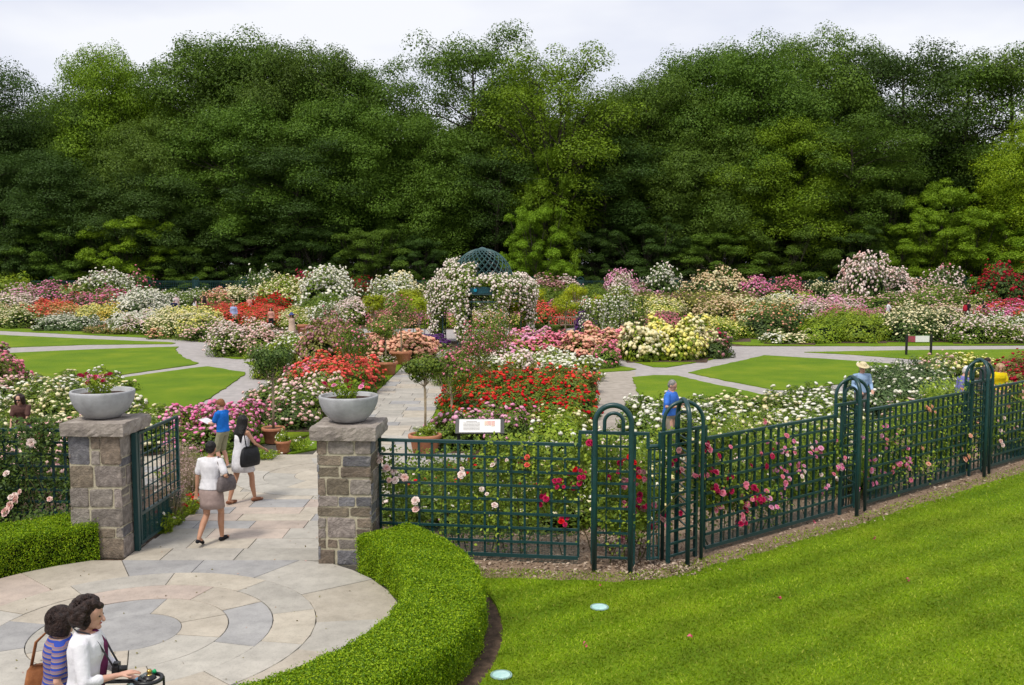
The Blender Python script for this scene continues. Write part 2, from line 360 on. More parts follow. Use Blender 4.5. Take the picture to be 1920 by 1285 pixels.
# ------------------------------------------------------------------ flagstones
def slabmat(name, c1, c2, *a, **k):
    """sawn stone with cleft relief, blotches and dark old stains that run across neighbouring slabs"""
    m = mat(name, c1, c2, *a, **k); n = m.node_tree; L = n.links; b = n.nodes['Principled BSDF']; src = b.inputs['Base Color'].links[0].from_socket
    g = n.nodes.new('ShaderNodeNewGeometry'); prev = src
    for sc, p0, p1, lo in ((1.1, .36, .60, .90), (7.0, .38, .54, .92), (38.0, .30, .46, .78)):
        z = n.nodes.new('ShaderNodeTexNoise'); z.inputs['Scale'].default_value = sc; z.inputs['Detail'].default_value = 6; z.inputs['Roughness'].default_value = .65
        r = n.nodes.new('ShaderNodeMapRange'); r.inputs['From Min'].default_value = p0; r.inputs['From Max'].default_value = p1; r.inputs['To Min'].default_value = lo; r.inputs['To Max'].default_value = 1.03
        v = n.nodes.new('ShaderNodeVectorMath'); v.operation = 'SCALE'
        L.new(g.outputs['Position'], z.inputs['Vector']); L.new(z.outputs[0], r.inputs['Value']); L.new(prev, v.inputs[0]); L.new(r.outputs[0], v.inputs['Scale']); prev = v.outputs[0]
    L.new(prev, b.inputs['Base Color']); return m
SL = [slabmat('slab_bluegrey', (.36, .35, .335), (.29, .283, .275), 2.2, .8, .25, 14, obj=.08, c3=(.33, .32, .31)),
      slabmat('slab_tan', (.47, .42, .34), (.39, .345, .275), 2.0, .8, .25, 14, obj=.08, c3=(.435, .385, .31)),
      slabmat('slab_pinkish', (.47, .385, .32), (.39, .325, .275), 2.0, .8, .25, 14, obj=.10),
      slabmat('slab_warmgrey', (.44, .41, .355), (.37, .345, .30), 2.2, .8, .25, 14, obj=.10)]
struct('path_bedding', [(-11, 5, 0), (-1.28, 5, 0), (-1.28, 14.3, 0), (-2.95, 14.3, 0), (-2.95, 18.2, 0), (-1.0, 18.2, 0), (-1.0, 23, 0), (-2.33, 25, 0), (-2.33, 50, 0), (-4.77, 50, 0), (-4.77, 25, 0), (-9, 22.6, 0), (-9, 19.8, 0), (-5.75, 18.4, 0), (-5.98, 14.3, 0), (-11, 14.3, 0)],
       [tuple(range(16))], M_joint)
terrace = tag(obj('terrace_paving', None, None), kind='structure')
walk = tag(obj('flagstone_walk', None, None), kind='structure')
rs_ = random.Random(4)
def slab(parent, poly, m, top=.028):
    P = ccw([tuple(p) for p in poly]); c = np.mean(P, 0); n = len(P)
    top += rs_.uniform(-.004, .004)
    ins = [tuple(np.array(p)+(c-np.array(p))/max(.1, np.linalg.norm(c-np.array(p)))*.006) for p in P]
    V = [(p[0]-c[0], p[1]-c[1], -.004) for p in P]+[(p[0]-c[0], p[1]-c[1], top-.004) for p in P]+[(p[0]-c[0], p[1]-c[1], top) for p in ins]
    Fc = [tuple(range(2*n, 3*n))]+[(i, (i+1) % n, n+(i+1) % n, n+i) for i in range(n)]+[(n+i, n+(i+1) % n, 2*n+(i+1) % n, 2*n+i) for i in range(n)]
    return obj('flagstone', pmesh('flagstone', V, Fc, m), parent, (c[0], c[1], 0))
GAP = .011
def ringseg(c, r0, r1, a0, a1, clampy=None):
    g0 = math.degrees(GAP/2/max(r0, .2)); g1 = math.degrees(GAP/2/r1); n = max(3, int((a1-a0)/6))
    P = arc(c, r0+GAP/2, a0+g0, a1-g0, n)+arc(c, r1-GAP/2, a1-g1, a0+g1, n)
    if clampy: P = [np.array((p[0], min(p[1], clampy))) for p in P]
    return P
def ring(parent, c, r0, r1, cuts, cols, clampy=None, top=.028):
    for i, a in enumerate(cuts):
        b = cuts[(i+1) % len(cuts)]
        if b <= a: b += 360
        slab(parent, ringseg(c, r0, r1, a, b, clampy), SL[cols[i % len(cols)]], top)
slab(terrace, arc(TC, .60, 0, 354, 44), SL[0])
ring(terrace, TC, .60, 1.17, [88, 150, 215, 290, 352, 30], [0, 3, 1, 3, 1, 1])
ring(terrace, TC, 1.17, 1.72, [38, 72, 128, 168, 205, 250, 300, 345], [1, 2, 1, 0, 3, 1, 3, 0])
ring(terrace, TC, 1.72, 2.26, [20, 58, 96, 132, 160, 192, 230, 275, 318, 350], [3, 1, 3, 1, 3, 0, 2, 1, 3, 1])
ring(terrace, TC, 2.26, 3.36, [8, 36, 64, 90, 112, 138, 160, 188, 215, 250, 285, 320, 346], [1, 3, 0, 0, 1, 2, 1, 3, 1, 3, 0, 1, 3], clampy=14.40)
def rows(parent, y0, y1, xl, xr, hmin, hmax, wmin, wmax, seed, cols, skip=None, top=.024):
    rr = random.Random(seed); y = y0; k = 0
    while y < y1-.05:
        h = rr.uniform(hmin, hmax)
        if y+h > y1-hmin*.6: h = y1-y
        x0, x1 = xl(y+h/2), xr(y+h/2); x = x0; first = True
        while x < x1-.05:
            w_ = rr.uniform(wmin, wmax)*(rr.uniform(.4, .9) if first else 1); first = False
            if x+w_ > x1-wmin*.5: w_ = x1-x
            if not (skip and skip(x, x+w_, y, y+h)):
                g = GAP/2; j = lambda: rr.uniform(-.003, .003); sk = rr.uniform(-.10, .10)*0
                slab(parent, [(x+g+j(), y+g+j()), (x+w_-g+j(), y+g+j()), (x+w_-g+j(), y+h-g+j()), (x+g+j(), y+h-g+j())], SL[rr.choice(cols)], top)
                k += 1
            x += w_
        y += h
    return k
rows(walk, 14.41, 18.2, lambda y: -6.0+.06*(y-14.4), lambda y: -2.92 if y > 14 else -2.9, .42, .62, .75, 1.35, 2, [0, 1, 3, 1, 3, 2, 3])
PC = np.array((-4.05, 20.3))
rows(walk, 18.2, 25, lambda y: -5.7-(y-18.2)*1.6 if y < 20 else (-8.9 if y < 22.5 else -4.75), lambda y: -1.0 if y < 23 else -2.35, .5, .7, .8, 1.4, 5, [1, 3, 3, 1, 0], skip=lambda a, b, c, d: math.hypot((a+b)/2-PC[0], (c+d)/2-PC[1]) < 1.0, top=.022)
slab(walk, arc(PC, .6, 0, 350, 36), SL[1], .032)
ring(walk, PC, .6, 1.25, [20, 95, 170, 245, 310], [3, 1, 3, 1, 3], top=.032)
ring(walk, PC, 1.25, 1.85, [5, 60, 110, 165, 220, 285], [1, 3, 1, 3, 3], top=.032)
rows(walk, 25, 49.5, lambda y: -4.75, lambda y: -2.35, .55, .8, .7, 1.2, 6, [3, 1, 3, 1, 3, 0])
# a few blown petals and leaves on the paving
_n = 260; _P = np.stack([R.uniform(-9, -1.6, _n), R.uniform(9.2, 22, _n), np.full(_n, .036)], 1)
V, Fc = leafquads(_P, sph(_n, R, True)*np.array((.25, .25, 1)), R.uniform(.018, .045, _n), R, .15, .6)
tag(obj('leaf_litter', mesh('leaf_litter', V, Fc, mat('litter', (.62, .40, .38), (.10, .07, .03), rough=.9, island=True, c3=(.22, .20, .06)))), kind='stuff')
# ------------------------------------------------------------------ stairs under the two women (outside the frame)
M_step = mat('step_stone', (.36, .34, .31), (.28, .26, .24), 3, .85, .3)
for i, (x0, x1, y0, y1, z) in enumerate([(-9.5, -1.2, 5.6, 7.58, .26), (-9.5, -1.2, 5.6, 8.25, .10)]):
    V, Fc = prism([(x0, y0), (x1, y0), (x1, y1), (x0, y1)], .0, z); struct('stone_step', V, Fc, M_step)
# ------------------------------------------------------------------ stone pillars
ST = [mat('stone_grey', (.36, .31, .265), (.12, .10, .085), 9, .9, .9, 40, obj=.25, c3=(.225, .195, .17), p1=.3, p2=.72),
      mat('stone_brown', (.30, .235, .165), (.10, .078, .055), 9, .9, .9, 40, obj=.25, c3=(.19, .155, .115), p1=.3, p2=.72),
      mat('stone_bluegrey', (.28, .265, .26), (.10, .092, .092), 9, .9, .9, 40, obj=.25, c3=(.155, .15, .16), p1=.3, p2=.72)]
M_mortar = mat('mortar', (.50, .45, .33), (.38, .34, .24), 20, .95, .4, 60)
M_cap = mat('capstone', (.42, .37, .32), (.17, .145, .13), 4.5, .9, .8, 26, c3=(.29, .25, .215), p1=.3, p2=.7)
def pillar(x, y, rz, label, seed):
    rr = random.Random(seed); t = thing('stone_pillar', label, 'pillar', (x, y, 0), rz)
    wv, H_ = .80, 1.92
    obj('mortar_core', MB().box((0, 0, H_/2), (wv, wv, H_)).mesh('mortar_core', M_mortar), t)
    for f in range(4):
        ang = f*PI/2; z = .0
        while z < H_-.02:
            h = rr.choice([rr.uniform(.13, .18), rr.uniform(.24, .36), rr.uniform(.26, .34)])
            if z+h > H_-.14: h = H_-z
            x_ = -wv/2-.02; end = wv/2+.02
            while x_ < end-.02:
                w_ = rr.choice([rr.uniform(.12, .18), rr.uniform(.26, .40), rr.uniform(.34, .5)])
                if x_+w_ > end-.13: w_ = end-x_
                cells = [(z, h)]
                if h > .26 and w_ < .3 and rr.random() < .5:
                    k = rr.uniform(.4, .6)*h; cells = [(z, k), (z+k, h-k)]
                for z_, h_ in cells:
                    g = .0145; pr = rr.uniform(.006, .020); ch = .014; j = lambda s=.011: rr.uniform(-s, s)
                    a, b, c, d = x_+g, x_+w_-g, z_+g, z_+h_-g
                    o_ = [(a+j(), c+j()), (b+j(), c+j()), (b+j(), d+j()), (a+j(), d+j())]
                    # an irregular cushion: 8-sided outline, proud face
                    out_ = []
                    for q in range(4):
                        p0, p1 = o_[q], o_[(q+1) % 4]
                        out_ += [(p0[0]*.93+p1[0]*.07, p0[1]*.93+p1[1]*.07), ((p0[0]+p1[0])/2+j(.007), (p0[1]+p1[1])/2+j(.007)), (p0[0]*.07+p1[0]*.93, p0[1]*.07+p1[1]*.93)]
                    cx_, cz_ = (a+b)/2, (c+d)/2; n = 12
                    V = [(p[0], -wv/2+.02, p[1]) for p in out_]+[(p[0], -wv/2-pr*.75, p[1]) for p in out_]
                    V += [(cx_+(p[0]-cx_)*.90, -wv/2-pr+j(.006), cz_+(p[1]-cz_)*.90) for p in out_]+[(cx_+j(.03), -wv/2-pr-.006+j(.006), cz_+j(.02))]
                    Fc = [(i, (i+1) % n, n+(i+1) % n, n+i) for i in range(n)]+[(n+i, n+(i+1) % n, 2*n+(i+1) % n, 2*n+i) for i in range(n)]+[(2*n+i, 2*n+(i+1) % n, 3*n) for i in range(n)]
                    V = np.array(V); V -= 0
                    ctr = V.mean(0); me = pmesh('stone', V-ctr, Fc, ST[rr.choice([0, 0, 1, 2, 0] if seed == 21 else [1, 1, 0, 1, 2, 0])])
                    c2 = Matrix.Rotation(ang, 3, 'Z') @ Vector(ctr)
                    obj('stone', me, t, c2, ang)
                x_ += w_
            z += h
    # rough-hewn cap slab
    rs = np.random.RandomState(seed); nx = 14; cw, ch = .50, .20; V = []; Fc = []; idx = {}
    def vid(i, j, k):
        if (i, j, k) not in idx:
            p = np.array((-cw+2*cw*i/nx, -cw+2*cw*j/nx, ch*k/4)); side = i in (0, nx) or j in (0, nx)
            if side: p[:2] *= 1+rs.normal()*.011-(.016 if k in (0, 4) else 0)
            p[2] += rs.normal()*.005*(k > 0); idx[(i, j, k)] = len(V); V.append(p)
        return idx[(i, j, k)]
    for i in range(nx):
        for j in range(nx):
            Fc.append((vid(i, j, 4), vid(i+1, j, 4), vid(i+1, j+1, 4), vid(i, j+1, 4))); Fc.append((vid(i, j, 0), vid(i, j+1, 0), vid(i+1, j+1, 0), vid(i+1, j, 0)))
    for k in range(4):
        for i in range(nx):
            Fc.append((vid(i, 0, k), vid(i+1, 0, k), vid(i+1, 0, k+1), vid(i, 0, k+1))); Fc.append((vid(i+1, nx, k), vid(i, nx, k), vid(i, nx, k+1), vid(i+1, nx, k+1)))
            Fc.append((vid(0, i+1, k), vid(0, i, k), vid(0, i, k+1), vid(0, i+1, k+1))); Fc.append((vid(nx, i, k), vid(nx, i+1, k), vid(nx, i+1, k+1), vid(nx, i, k+1)))
    obj('capstone', pmesh('capstone', V, Fc, M_cap, False), t, (0, 0, 1.93))
    return t
PL, PR = (-6.40, 14.98), (-2.50, 14.62)
pillar(*PL, math.radians(-3), 'square rubble stone pillar left of the gateway, beside the open green gate', 21)
pillar(*PR, math.radians(-3), 'square brownish stone pillar right of the gateway, where the green trellis fence starts', 22)

M_urn = mat('urn_concrete', (.46, .465, .475), (.31, .31, .315), 3.5, .85, .3, 50)
def urn(x, y, R_, label):
    t = thing('planter_bowl', label, 'planter', (x, y, 2.135))
    prof = [(.001, 0), (.20, 0), (.27, .02), (.36, .10), (.43, .20), (.475, .31), (.49, .40), (.49, .425), (.482, .44), (.455, .44), (.445, .43), (.44, .37), (.38, .36)]
    prof = [(a*R_/.49, b*R_/.49) for a, b in prof]
    obj('bowl', MB().lathe(prof, 40).mesh('bowl', M_urn, True), t)
    obj('soil', MB().lathe([(.001, .385*R_/.49), (.2, .38*R_/.49), (.435*R_/.49, .37*R_/.49)], 24).mesh('soil', mat('pot_soil', (.10, .055, .035), (.04, .022, .015), 30, .95)), t)
    return t
urn(-6.47, 15.05, .485, 'pale grey concrete bowl planter on the left gate pillar')
urn(-2.52, 14.68, .455, 'pale grey concrete bowl planter on the right gate pillar')

# ------------------------------------------------------------------ green metalwork
M_green = mat('green_paint', (.010, .054, .054), (.007, .040, .040), 12, .36, 0, spec=.5)
M_wire = mat('green_wire', (.03, .11, .10), (.02, .08, .075), 12, .5)
def bar(name, parent, a, b, t1, t2=None, m=M_green):
    """a straight bar from a to b, section t1 (across, horizontal) x t2"""
    a, b = Vector(a), Vector(b); d = b-a; o = obj(name, BOX_G if m is M_green else BOX_W, parent)
    q = d.to_track_quat('Z', 'Y'); o.rotation_mode = 'QUATERNION'; o.rotation_quaternion = q
    o.location = (a+b)/2; o.scale = (t2 or t1, t1, d.length) if abs(d.z) > .5*d.length else (t1, t2 or t1, d.length); return o
BOX_G = MB().box((0, 0, 0), (1, 1, 1)).mesh('fence_bar', M_green)
BOX_W = MB().box((0, 0, 0), (1, 1, 1)).mesh('bar_wire', M_wire)
CELL = .205
def wire_mesh(parent, L, z0, z1, step=.026, r=.0016, y=-.02):
    mb = []; V = []; Fc = []
    def strip(a, b, dv):
        a, b, dv = map(np.array, (a, b, dv)); k = len(V)*4
        V.append(np.array([a-dv, a+dv, b+dv, b-dv])); Fc.append((k, k+1, k+2, k+3))
        k = len(V)*4; dy = np.array((0, r, 0)); V.append(np.array([a-dy, a+dy, b+dy, b-dy])); Fc.append((k, k+1, k+2, k+3))
    for x in np.arange(0, L, step): strip((x, y, z0), (x, y, z1), (r, 0, 0))
    for z in np.arange(z0, z1, step): strip((0, y, z), (L, y, z), (0, 0, r))
    o = obj('rabbit_netting', mesh('rabbit_netting', np.concatenate(V), np.array(Fc), M_wire), parent, kind='stuff'); return o
def trellis(p0, p1, label, top=1.84, name='trellis_fence', z0=.10, net=True, cat='fence', group=None):
    p0, p1 = np.array(p0), np.array(p1); d = p1-p0; L = float(np.linalg.norm(d)); rz = math.atan2(d[1], d[0])
    t = thing(name, label, cat, (p0[0], p0[1], 0), rz, group)
    n = max(1, round(L/CELL)); st = L/n
    for i in range(n+1): bar('upright', t, (i*st, 0, z0), (i*st, 0, top-.02), .033, .033)
    nr = round((top-z0)/CELL)
    for k in range(nr): bar('rail', t, (0, -.027, z0+k*(top-z0)/nr), (L, -.027, z0+k*(top-z0)/nr), .026, .036 if k else .055)
    bar('top_rail', t, (-.03, 0, top), (L+.03, 0, top), .065, .045)
    if net: wire_mesh(t, L, .02, .55)
    return t
def hoop(parent, c, half, ax, zb, ztop, r, name='hoop', seg=10):
    """an arched bar: two legs at c +- half along axis ax, from height zb up, crown at ztop"""
    ax = np.array(ax, float); c = np.array(c, float); zs = ztop-half
    P = [c-ax*half+np.array((0, 0, zb)), c-ax*half+np.array((0, 0, (zb+zs)/2))]
    for a in np.linspace(180, 0, 17): P.append(c+ax*half*math.cos(math.radians(a))+np.array((0, 0, zs+half*math.sin(math.radians(a)))))
    P += [c+ax*half+np.array((0, 0, (zb+zs)/2)), c+ax*half+np.array((0, 0, zb))]
    obj(name, MB().tube(P, r, seg).mesh(name, M_green, True), parent)
def pier(c, rz, label, cross=True, wa=7):
    t = thing('fence_pier', label, 'fence post', (c[0], c[1], 0), rz)
    hw = .31
    for x in (-hw, hw): bar('post', t, (x, 0, 0), (x, 0, 2.02), .05, .05)
    for x in (-hw/3, hw/3): bar('upright', t, (x, 0, .1), (x, 0, 2.0), .024)
    for k in range(10): bar('rail', t, (-hw, -.02, .12+k*.19), (hw, -.02, .12+k*.19), .026, .034)
    bar('top_rail', t, (-hw-.22, 0, 2.03), (hw+.22, 0, 2.03), .06, .045)
    bar('step_upright', t, (-hw-.20, 0, 1.8), (-hw-.20, 0, 2.01), .05); bar('step_upright', t, (hw+.20, 0, 1.8), (hw+.20, 0, 2.01), .05)
    if cross:
        ph = math.radians(wa)-rz; A = (math.cos(ph), math.sin(ph), 0); B_ = (-math.sin(ph), math.cos(ph), 0)
        hoop(t, (0, 0, 0), .31, A, .0, 2.47, .030)
        hoop(t, (0, 0, .0), .30, B_, .0, 2.50, .036)
        hoop(t, (.05, .05, 0), .11, A, 2.0, 2.30, .024, 'inner_hoop')
        for k in range(3, 11): bar('ladder_rung', t, tuple(-.28*np.array(B_)+np.array((0, 0, .02+k*.19))), tuple(.28*np.array(B_)+np.array((0, 0, .02+k*.19))), .02)
        for y in (-.1, .12): bar('upright', t, (.0, y, .1), (.0, y, 2.0), .03)
    else:
        hoop(t, (0, -.34, 0), .265, (1, 0, 0), 0, 2.50, .040)
        hoop(t, (0, 0, 0), .14, (1, 0, 0), 2.0, 2.33, .028, 'inner_hoop')
        bar('tie', t, (-.265, -.34, 2.02), (-.265, .0, 2.02), .03); bar('tie', t, (.265, -.34, 2.02), (.265, .0, 2.02), .03)
    return t
F_ = FENCE
ang = lambda a, b: math.atan2(b[1]-a[1], b[0]-a[0])
trellis(F_[0], F_[1]+np.array((-.52, .05)), 'straight green trellis fence panel between the right gate pillar and the first double hoop')
pier(F_[1], ang(F_[0], F_[1]), 'green fence pier with one tall front hoop and a small hoop behind it', cross=False)
# curved corner piece
def curved():
    A, B = F_[1]+np.array((.52, -.02)), F_[3]-np.array((.40, .28)); C = np.array((2.02, 14.13))
    t = thing('curved_trellis', 'short curved green trellis panel at the bend between the two nearest hooped piers', 'fence')
    pts = [A*(1-s)**2+C*2*s*(1-s)+B*s*s for s in np.linspace(0, 1, 5)]
    for i, p in enumerate(pts): bar('upright', t, (p[0], p[1], .1), (p[0], p[1], 1.82), .024)
    fine = [A*(1-s)**2+C*2*s*(1-s)+B*s*s for s in np.linspace(0, 1, 9)]
    for k in range(10):
        z = .12+k*.185
        obj('rail', MB().tube([(p[0], p[1]+.02, z) for p in fine], .013 if k else .024, 6).mesh('rail', M_green), t)
    obj('top_rail', MB().tube([(p[0], p[1], 1.84) for p in fine], .032, 8).mesh('top_rail', M_green), t)
curved()
a23 = ang(F_[3], F_[4]); u23 = np.array((math.cos(a23), math.sin(a23)))
pier(F_[3], a23, 'green pier with crossed hoops at the fence corner before the blue polo man')
trellis(F_[3]+u23*.52, F_[4]-u23*.52, 'long green trellis fence panel with crimson and pink climbing roses, right of the corner pier')
a34 = ang(F_[4], F_[5]); u34 = np.array((math.cos(a34), math.sin(a34)))
pier(F_[4], a34, 'green fence pier with crossed hoops in front of the man in the straw hat')
trellis(F_[4]+u34*.52, F_[5]-u34*.52, 'green trellis fence panel between the straw hat man and the yellow shirt')
a45 = ang(F_[5], F_[6]); u45 = np.array((math.cos(a45), math.sin(a45)))
pier(F_[5], a45, 'green fence pier with crossed hoops framing a yellow shirt at the right edge')
trellis(F_[5]+u45*.52, F_[6]-u45*.52, 'green trellis fence panel cut by the right edge of the photo')
pier(F_[6], a45, 'green fence pier with crossed hoops just beyond the right edge')
trellis((-11.4, 15.75), (-6.86, 15.38), 'green trellis fence panel left of the left gate pillar, overgrown with pale pink roses', 1.86)
# the open gate leaf
def gate():
    t = thing('garden_gate', 'open green metal gate leaf hinged on the left stone pillar', 'gate', (-5.93, 15.02, 0), math.radians(88.5))
    bar('gate_post', t, (-.12, 0, 0), (-.12, 0, 1.92), .075); L = 1.66
    for x in (0, L): bar('stile', t, (x, 0, .1), (x, 0, 1.88), .05)
    for z in (.12, .58, 1.88): bar('frame_rail', t, (0, 0, z), (L, 0, z), .045)
    for i in range(1, 9): bar('upright', t, (i*L/9, 0, .58), (i*L/9, 0, 1.88), .018)
    for i in range(1, 7): bar('rail', t, (0, .014, .58+i*1.3/7), (L, .014, .58+i*1.3/7), .02)
    for i in range(1, 9): bar('lower_upright', t, (i*L/9, 0, .12), (i*L/9, 0, .58), .018)
    bar('lower_rail', t, (0, .014, .35), (L, .014, .35), .02)
    wire_mesh(t, L, .12, .6, .02, .0030, -.015)
gate()
# distant trellis fence behind the roses
def far_fence():
    NTHF = ['%d%s' % (k, {1: 'st', 2: 'nd', 3: 'rd'}.get(k % 10 if k // 10 != 1 else 0, 'th')) for k in range(1, 30)]
    bay = 5.2; D = 104.; mb = MB(); mbm = []
    for i in range(27): mb.box((i*.2, 0, 1.15), (.035, .03, 2.0))
    for k in range(8): mb.box((bay/2, .03, .2+k*.26), (bay, .03, .04))
    lat = mb.mesh('lattice', M_green)
    rail = MB().box((bay/2, 0, 2.2), (bay, .08, .08)).mesh('top_rail', M_green)
    P = [np.array((.6*math.cos(a)*.55, 0, 2.3+.33*math.sin(a))) for a in np.linspace(PI, 0, 13)]
    P = [np.array((P[0][0], 0, 0))]+P+[np.array((P[-1][0], 0, 0))]
    hp = MB().tube(P, .05, 6).mesh('hoop', M_green); pb = MB().box((0, 0, 1.2), (.5, .06, 2.3)).box((0, -.3, 1.2), (.08, .08, 2.4)).mesh('post_panel', M_green)
    for i in range(-13, 13):
        x = i*bay+2.2; y = D
        t = thing('far_trellis_fence', 'distant green hooped trellis fence bay along the foot of the wood'+(', %s from left' % NTHF[i+13]), 'fence', (x, y, .25), 0, 'hooped trellis fence bays along the foot of the wood')
        obj('lattice', lat, t, kind='stuff'); obj('top_rail', rail, t); obj('hoop', hp, t); obj('post_panel', pb, t)
far_fence()

# ------------------------------------------------------------------ near boards, rail, covers
M_black = mat('black_metal', (.012, .012, .013), (.008, .008, .009), 10, .4, 0, spec=.5)
M_white = mat('sign_white', (.80, .79, .76), (.74, .73, .70), 3, .5)
def info_board():
    t = thing('information_board', 'white information panel on dark posts behind the trellis near the flagstone path', 'sign', (-.66, 19.5, 0), 0)
    w_ = .88
    M = Matrix.Translation((0, 0, 1.22)) @ Matrix.Rotation(math.radians(52), 4, 'X')
    for x in (-.44, .38): obj('post', MB().box((x, .10, .64), (.07, .07, 1.28)).mesh('post', M_black), t)
    obj('frame', MB().box((0, 0, 0), (w_+.12, .34, .03), M=M).mesh('frame', M_black), t)
    obj('panel', MB().box((0, 0, .018), (w_*.96, .30, .012), M=M).mesh('panel', M_white), t)
    obj('picture', MB().box((.16, .06, .0275), (.13, .10, .005), M=M).box((.27, .05, .0275), (.07, .12, .005), M=M).mesh('picture', mat('print_pink', (.62, .30, .30), (.70, .62, .45), 9, .5)), t)
    mb = MB()
    for k in range(7): mb.box((-.17, .10-k*.032, .0275), (.34 if k else .22, .010, .004), M=M)
    obj('text_lines', mb.mesh('text_lines', mat('print_grey', (.45, .42, .40), rough=.6)), t, kind='stuff')
info_board()
def sign_far():
    p = G(1722, 667)
    t = thing('garden_sign', 'low pink and white sign on two dark posts by the right lawn path', 'sign', (p[0], p[1], 0), 0)
    for x in (-.60, .60): obj('post', MB().box((x, 0, .52), (.09, .09, 1.04)).mesh('post', M_black), t)
    obj('panel', MB().box((.16, 0, .82), (.68, .04, .30)).mesh('panel', M_white), t)
    obj('picture', MB().box((-.36, 0, .82), (.34, .04, .30)).mesh('picture', mat('print_rose', (.42, .05, .12), (.20, .10, .05), 12, .5)), t)
    obj('trim', MB().box((0, 0, .988), (1.06, .045, .02)).mesh('trim', mat('print_green', (.10, .25, .05), rough=.5)), t)
sign_far()
p = G(1124, 1143); q = G(940, 1271)
M_cover = mat('cover_turquoise', (.50, .70, .66), (.36, .60, .56), 14, .5)
for (pp, lb) in ((p, 'round pale turquoise ground cover in the lawn near the fence bend'), (q, 'round pale turquoise ground cover in the lawn beside the curved hedge')):
    t = thing('ground_cover', lb, 'cover', (pp[0], pp[1], .03), scale=.80)
    obj('lid', MB().lathe([(.001, .022), (.10, .021), (.125, .014), (.13, 0)], 24).mesh('lid', M_cover), t)
    obj('ring', MB().lathe([(.132, .0), (.134, .016), (.15, .014), (.155, 0)], 24).mesh('ring', mat('cover_edge', (.30, .46, .42), rough=.6)), t)
rsp = random.Random(9)
M_petal = mat('petal_red', (.55, .03, .08), (.65, .20, .28), rough=.6, island=True)
for i, (u, v) in enumerate([(1293, 1206), (1125, 1107), (1097, 1221), (1640, 1018), (1527, 987), (1460, 1130), (1700, 1096)]):
    pp = G(u, v); V, Fc = leafquads(np.array([(0, 0, 0.)]*4)+R.normal(size=(4, 3))*.012, sph(4, R, True), .045, R, .3, .8)
    tag(obj('fallen_petals', mesh('fallen_petals', V, Fc, M_petal), None, (pp[0], pp[1], .075)), ['fallen red petals on the lawn, lowest of them, right of the hedge', 'fallen red petals on the lawn above the upper round cover', 'fallen pink petals on the lawn straight below the fence bend', 'fallen petals on the lawn edge under the long panel', 'fallen petals on the soil strip under the long panel', 'fallen petals on the open lawn between fence bend and corner', 'fallen petals on the open lawn at the lower right'][i], 'petals', 'fallen rose petals on the near lawn')
# wrought iron handrail with a volute
def handrail():
    c = np.array((-2.87, 7.35)); t = thing('handrail', 'black iron stair handrail ending in a round scroll with a brass knob', 'handrail', (c[0], c[1], 0))
    zt = zat(1272, 7.35); P = []
    for a in np.linspace(0, 430, 46):
        r = .115-.00012*a; P.append((r*math.cos(math.radians(205+a)), r*math.sin(math.radians(205+a)), zt))
    P = [(-.9, -.12, zt-.10), (-.6, -.08, zt-.03), (-.3, -.06, zt)]+P
    obj('rail', MB().tube(P, .017, 8).mesh('rail', M_black, True), t)
    for a in (20, 110, 200, 290):
        obj('baluster', MB().tube([(.105*math.cos(math.radians(a)), .105*math.sin(math.radians(a)), .0), (.105*math.cos(math.radians(a)), .105*math.sin(math.radians(a)), zt)], .010, 6).mesh('baluster', M_black), t)
    for x in (-.5, -.85): obj('baluster', MB().tube([(x, -.08, 0), (x, -.08, zt-.04)], .010, 6).mesh('baluster', M_black), t)
    obj('hub', MB().lathe([(.001, .03), (.03, .03), (.05, .01), (.055, 0), (.02, -.02)], 16, (0, 0, zt)).mesh('hub', M_black, True), t)
    obj('knob', MB().lathe([(.001, .075), (.015, .072), (.022, .055), (.012, .04), (.022, .03)], 14, (0, 0, zt)).mesh('knob', mat('brass', (.55, .38, .12), (.42, .28, .08), 9, .3, metal=.8), True), t)
handrail()
# ------------------------------------------------------------------ foliage materials
def leafm(name, c1, c2, o=.15, tr=.25, rough=.5, spec=.25, c3=None): return mat(name, c1, c2, rough=rough, spec=spec, island=True, obj=o, transl=tr, c3=c3)
L_rose = leafm('rose_leaf', (.23, .32, .030), (.055, .115, .014))
L_dark = leafm('dark_leaf', (.12, .19, .028), (.032, .072, .014))
L_lime = leafm('lime_leaf', (.46, .50, .012), (.20, .28, .008))
L_bright = leafm('bright_leaf', (.33, .42, .022), (.11, .20, .014))
L_blue = leafm('bluegreen_leaf', (.18, .26, .085), (.05, .10, .035))
L_olive = leafm('olive_leaf', (.27, .27, .045), (.10, .115, .024))
L_grass = leafm('dry_grass', (.48, .40, .24), (.17, .16, .06))
L_box = leafm('boxwood_leaf', (.42, .56, .016), (.06, .15, .006), 0, .35, c3=(.24, .40, .007))
L_core = mat('core_shade', (.014, .022, .007), (.006, .010, .004), 10, .95, spec=.05)  # opaque filler inside bushes and hedges, their inner shade painted as near-black
M_bark = mat('bark', (.085, .07, .055), (.035, .028, .022), 5, .95, .8, 14)
M_stem = mat('standard_stem', (.36, .29, .19), (.22, .17, .11), 14, .9)
M_terra = mat('terracotta', (.50, .22, .12), (.38, .15, .08), 6, .85, .2, 40)
def fl(name, c1, c2, c3=None): return mat('bloom_'+name, c1, c2, rough=.6, spec=.15, island=True, transl=.15, c3=c3)
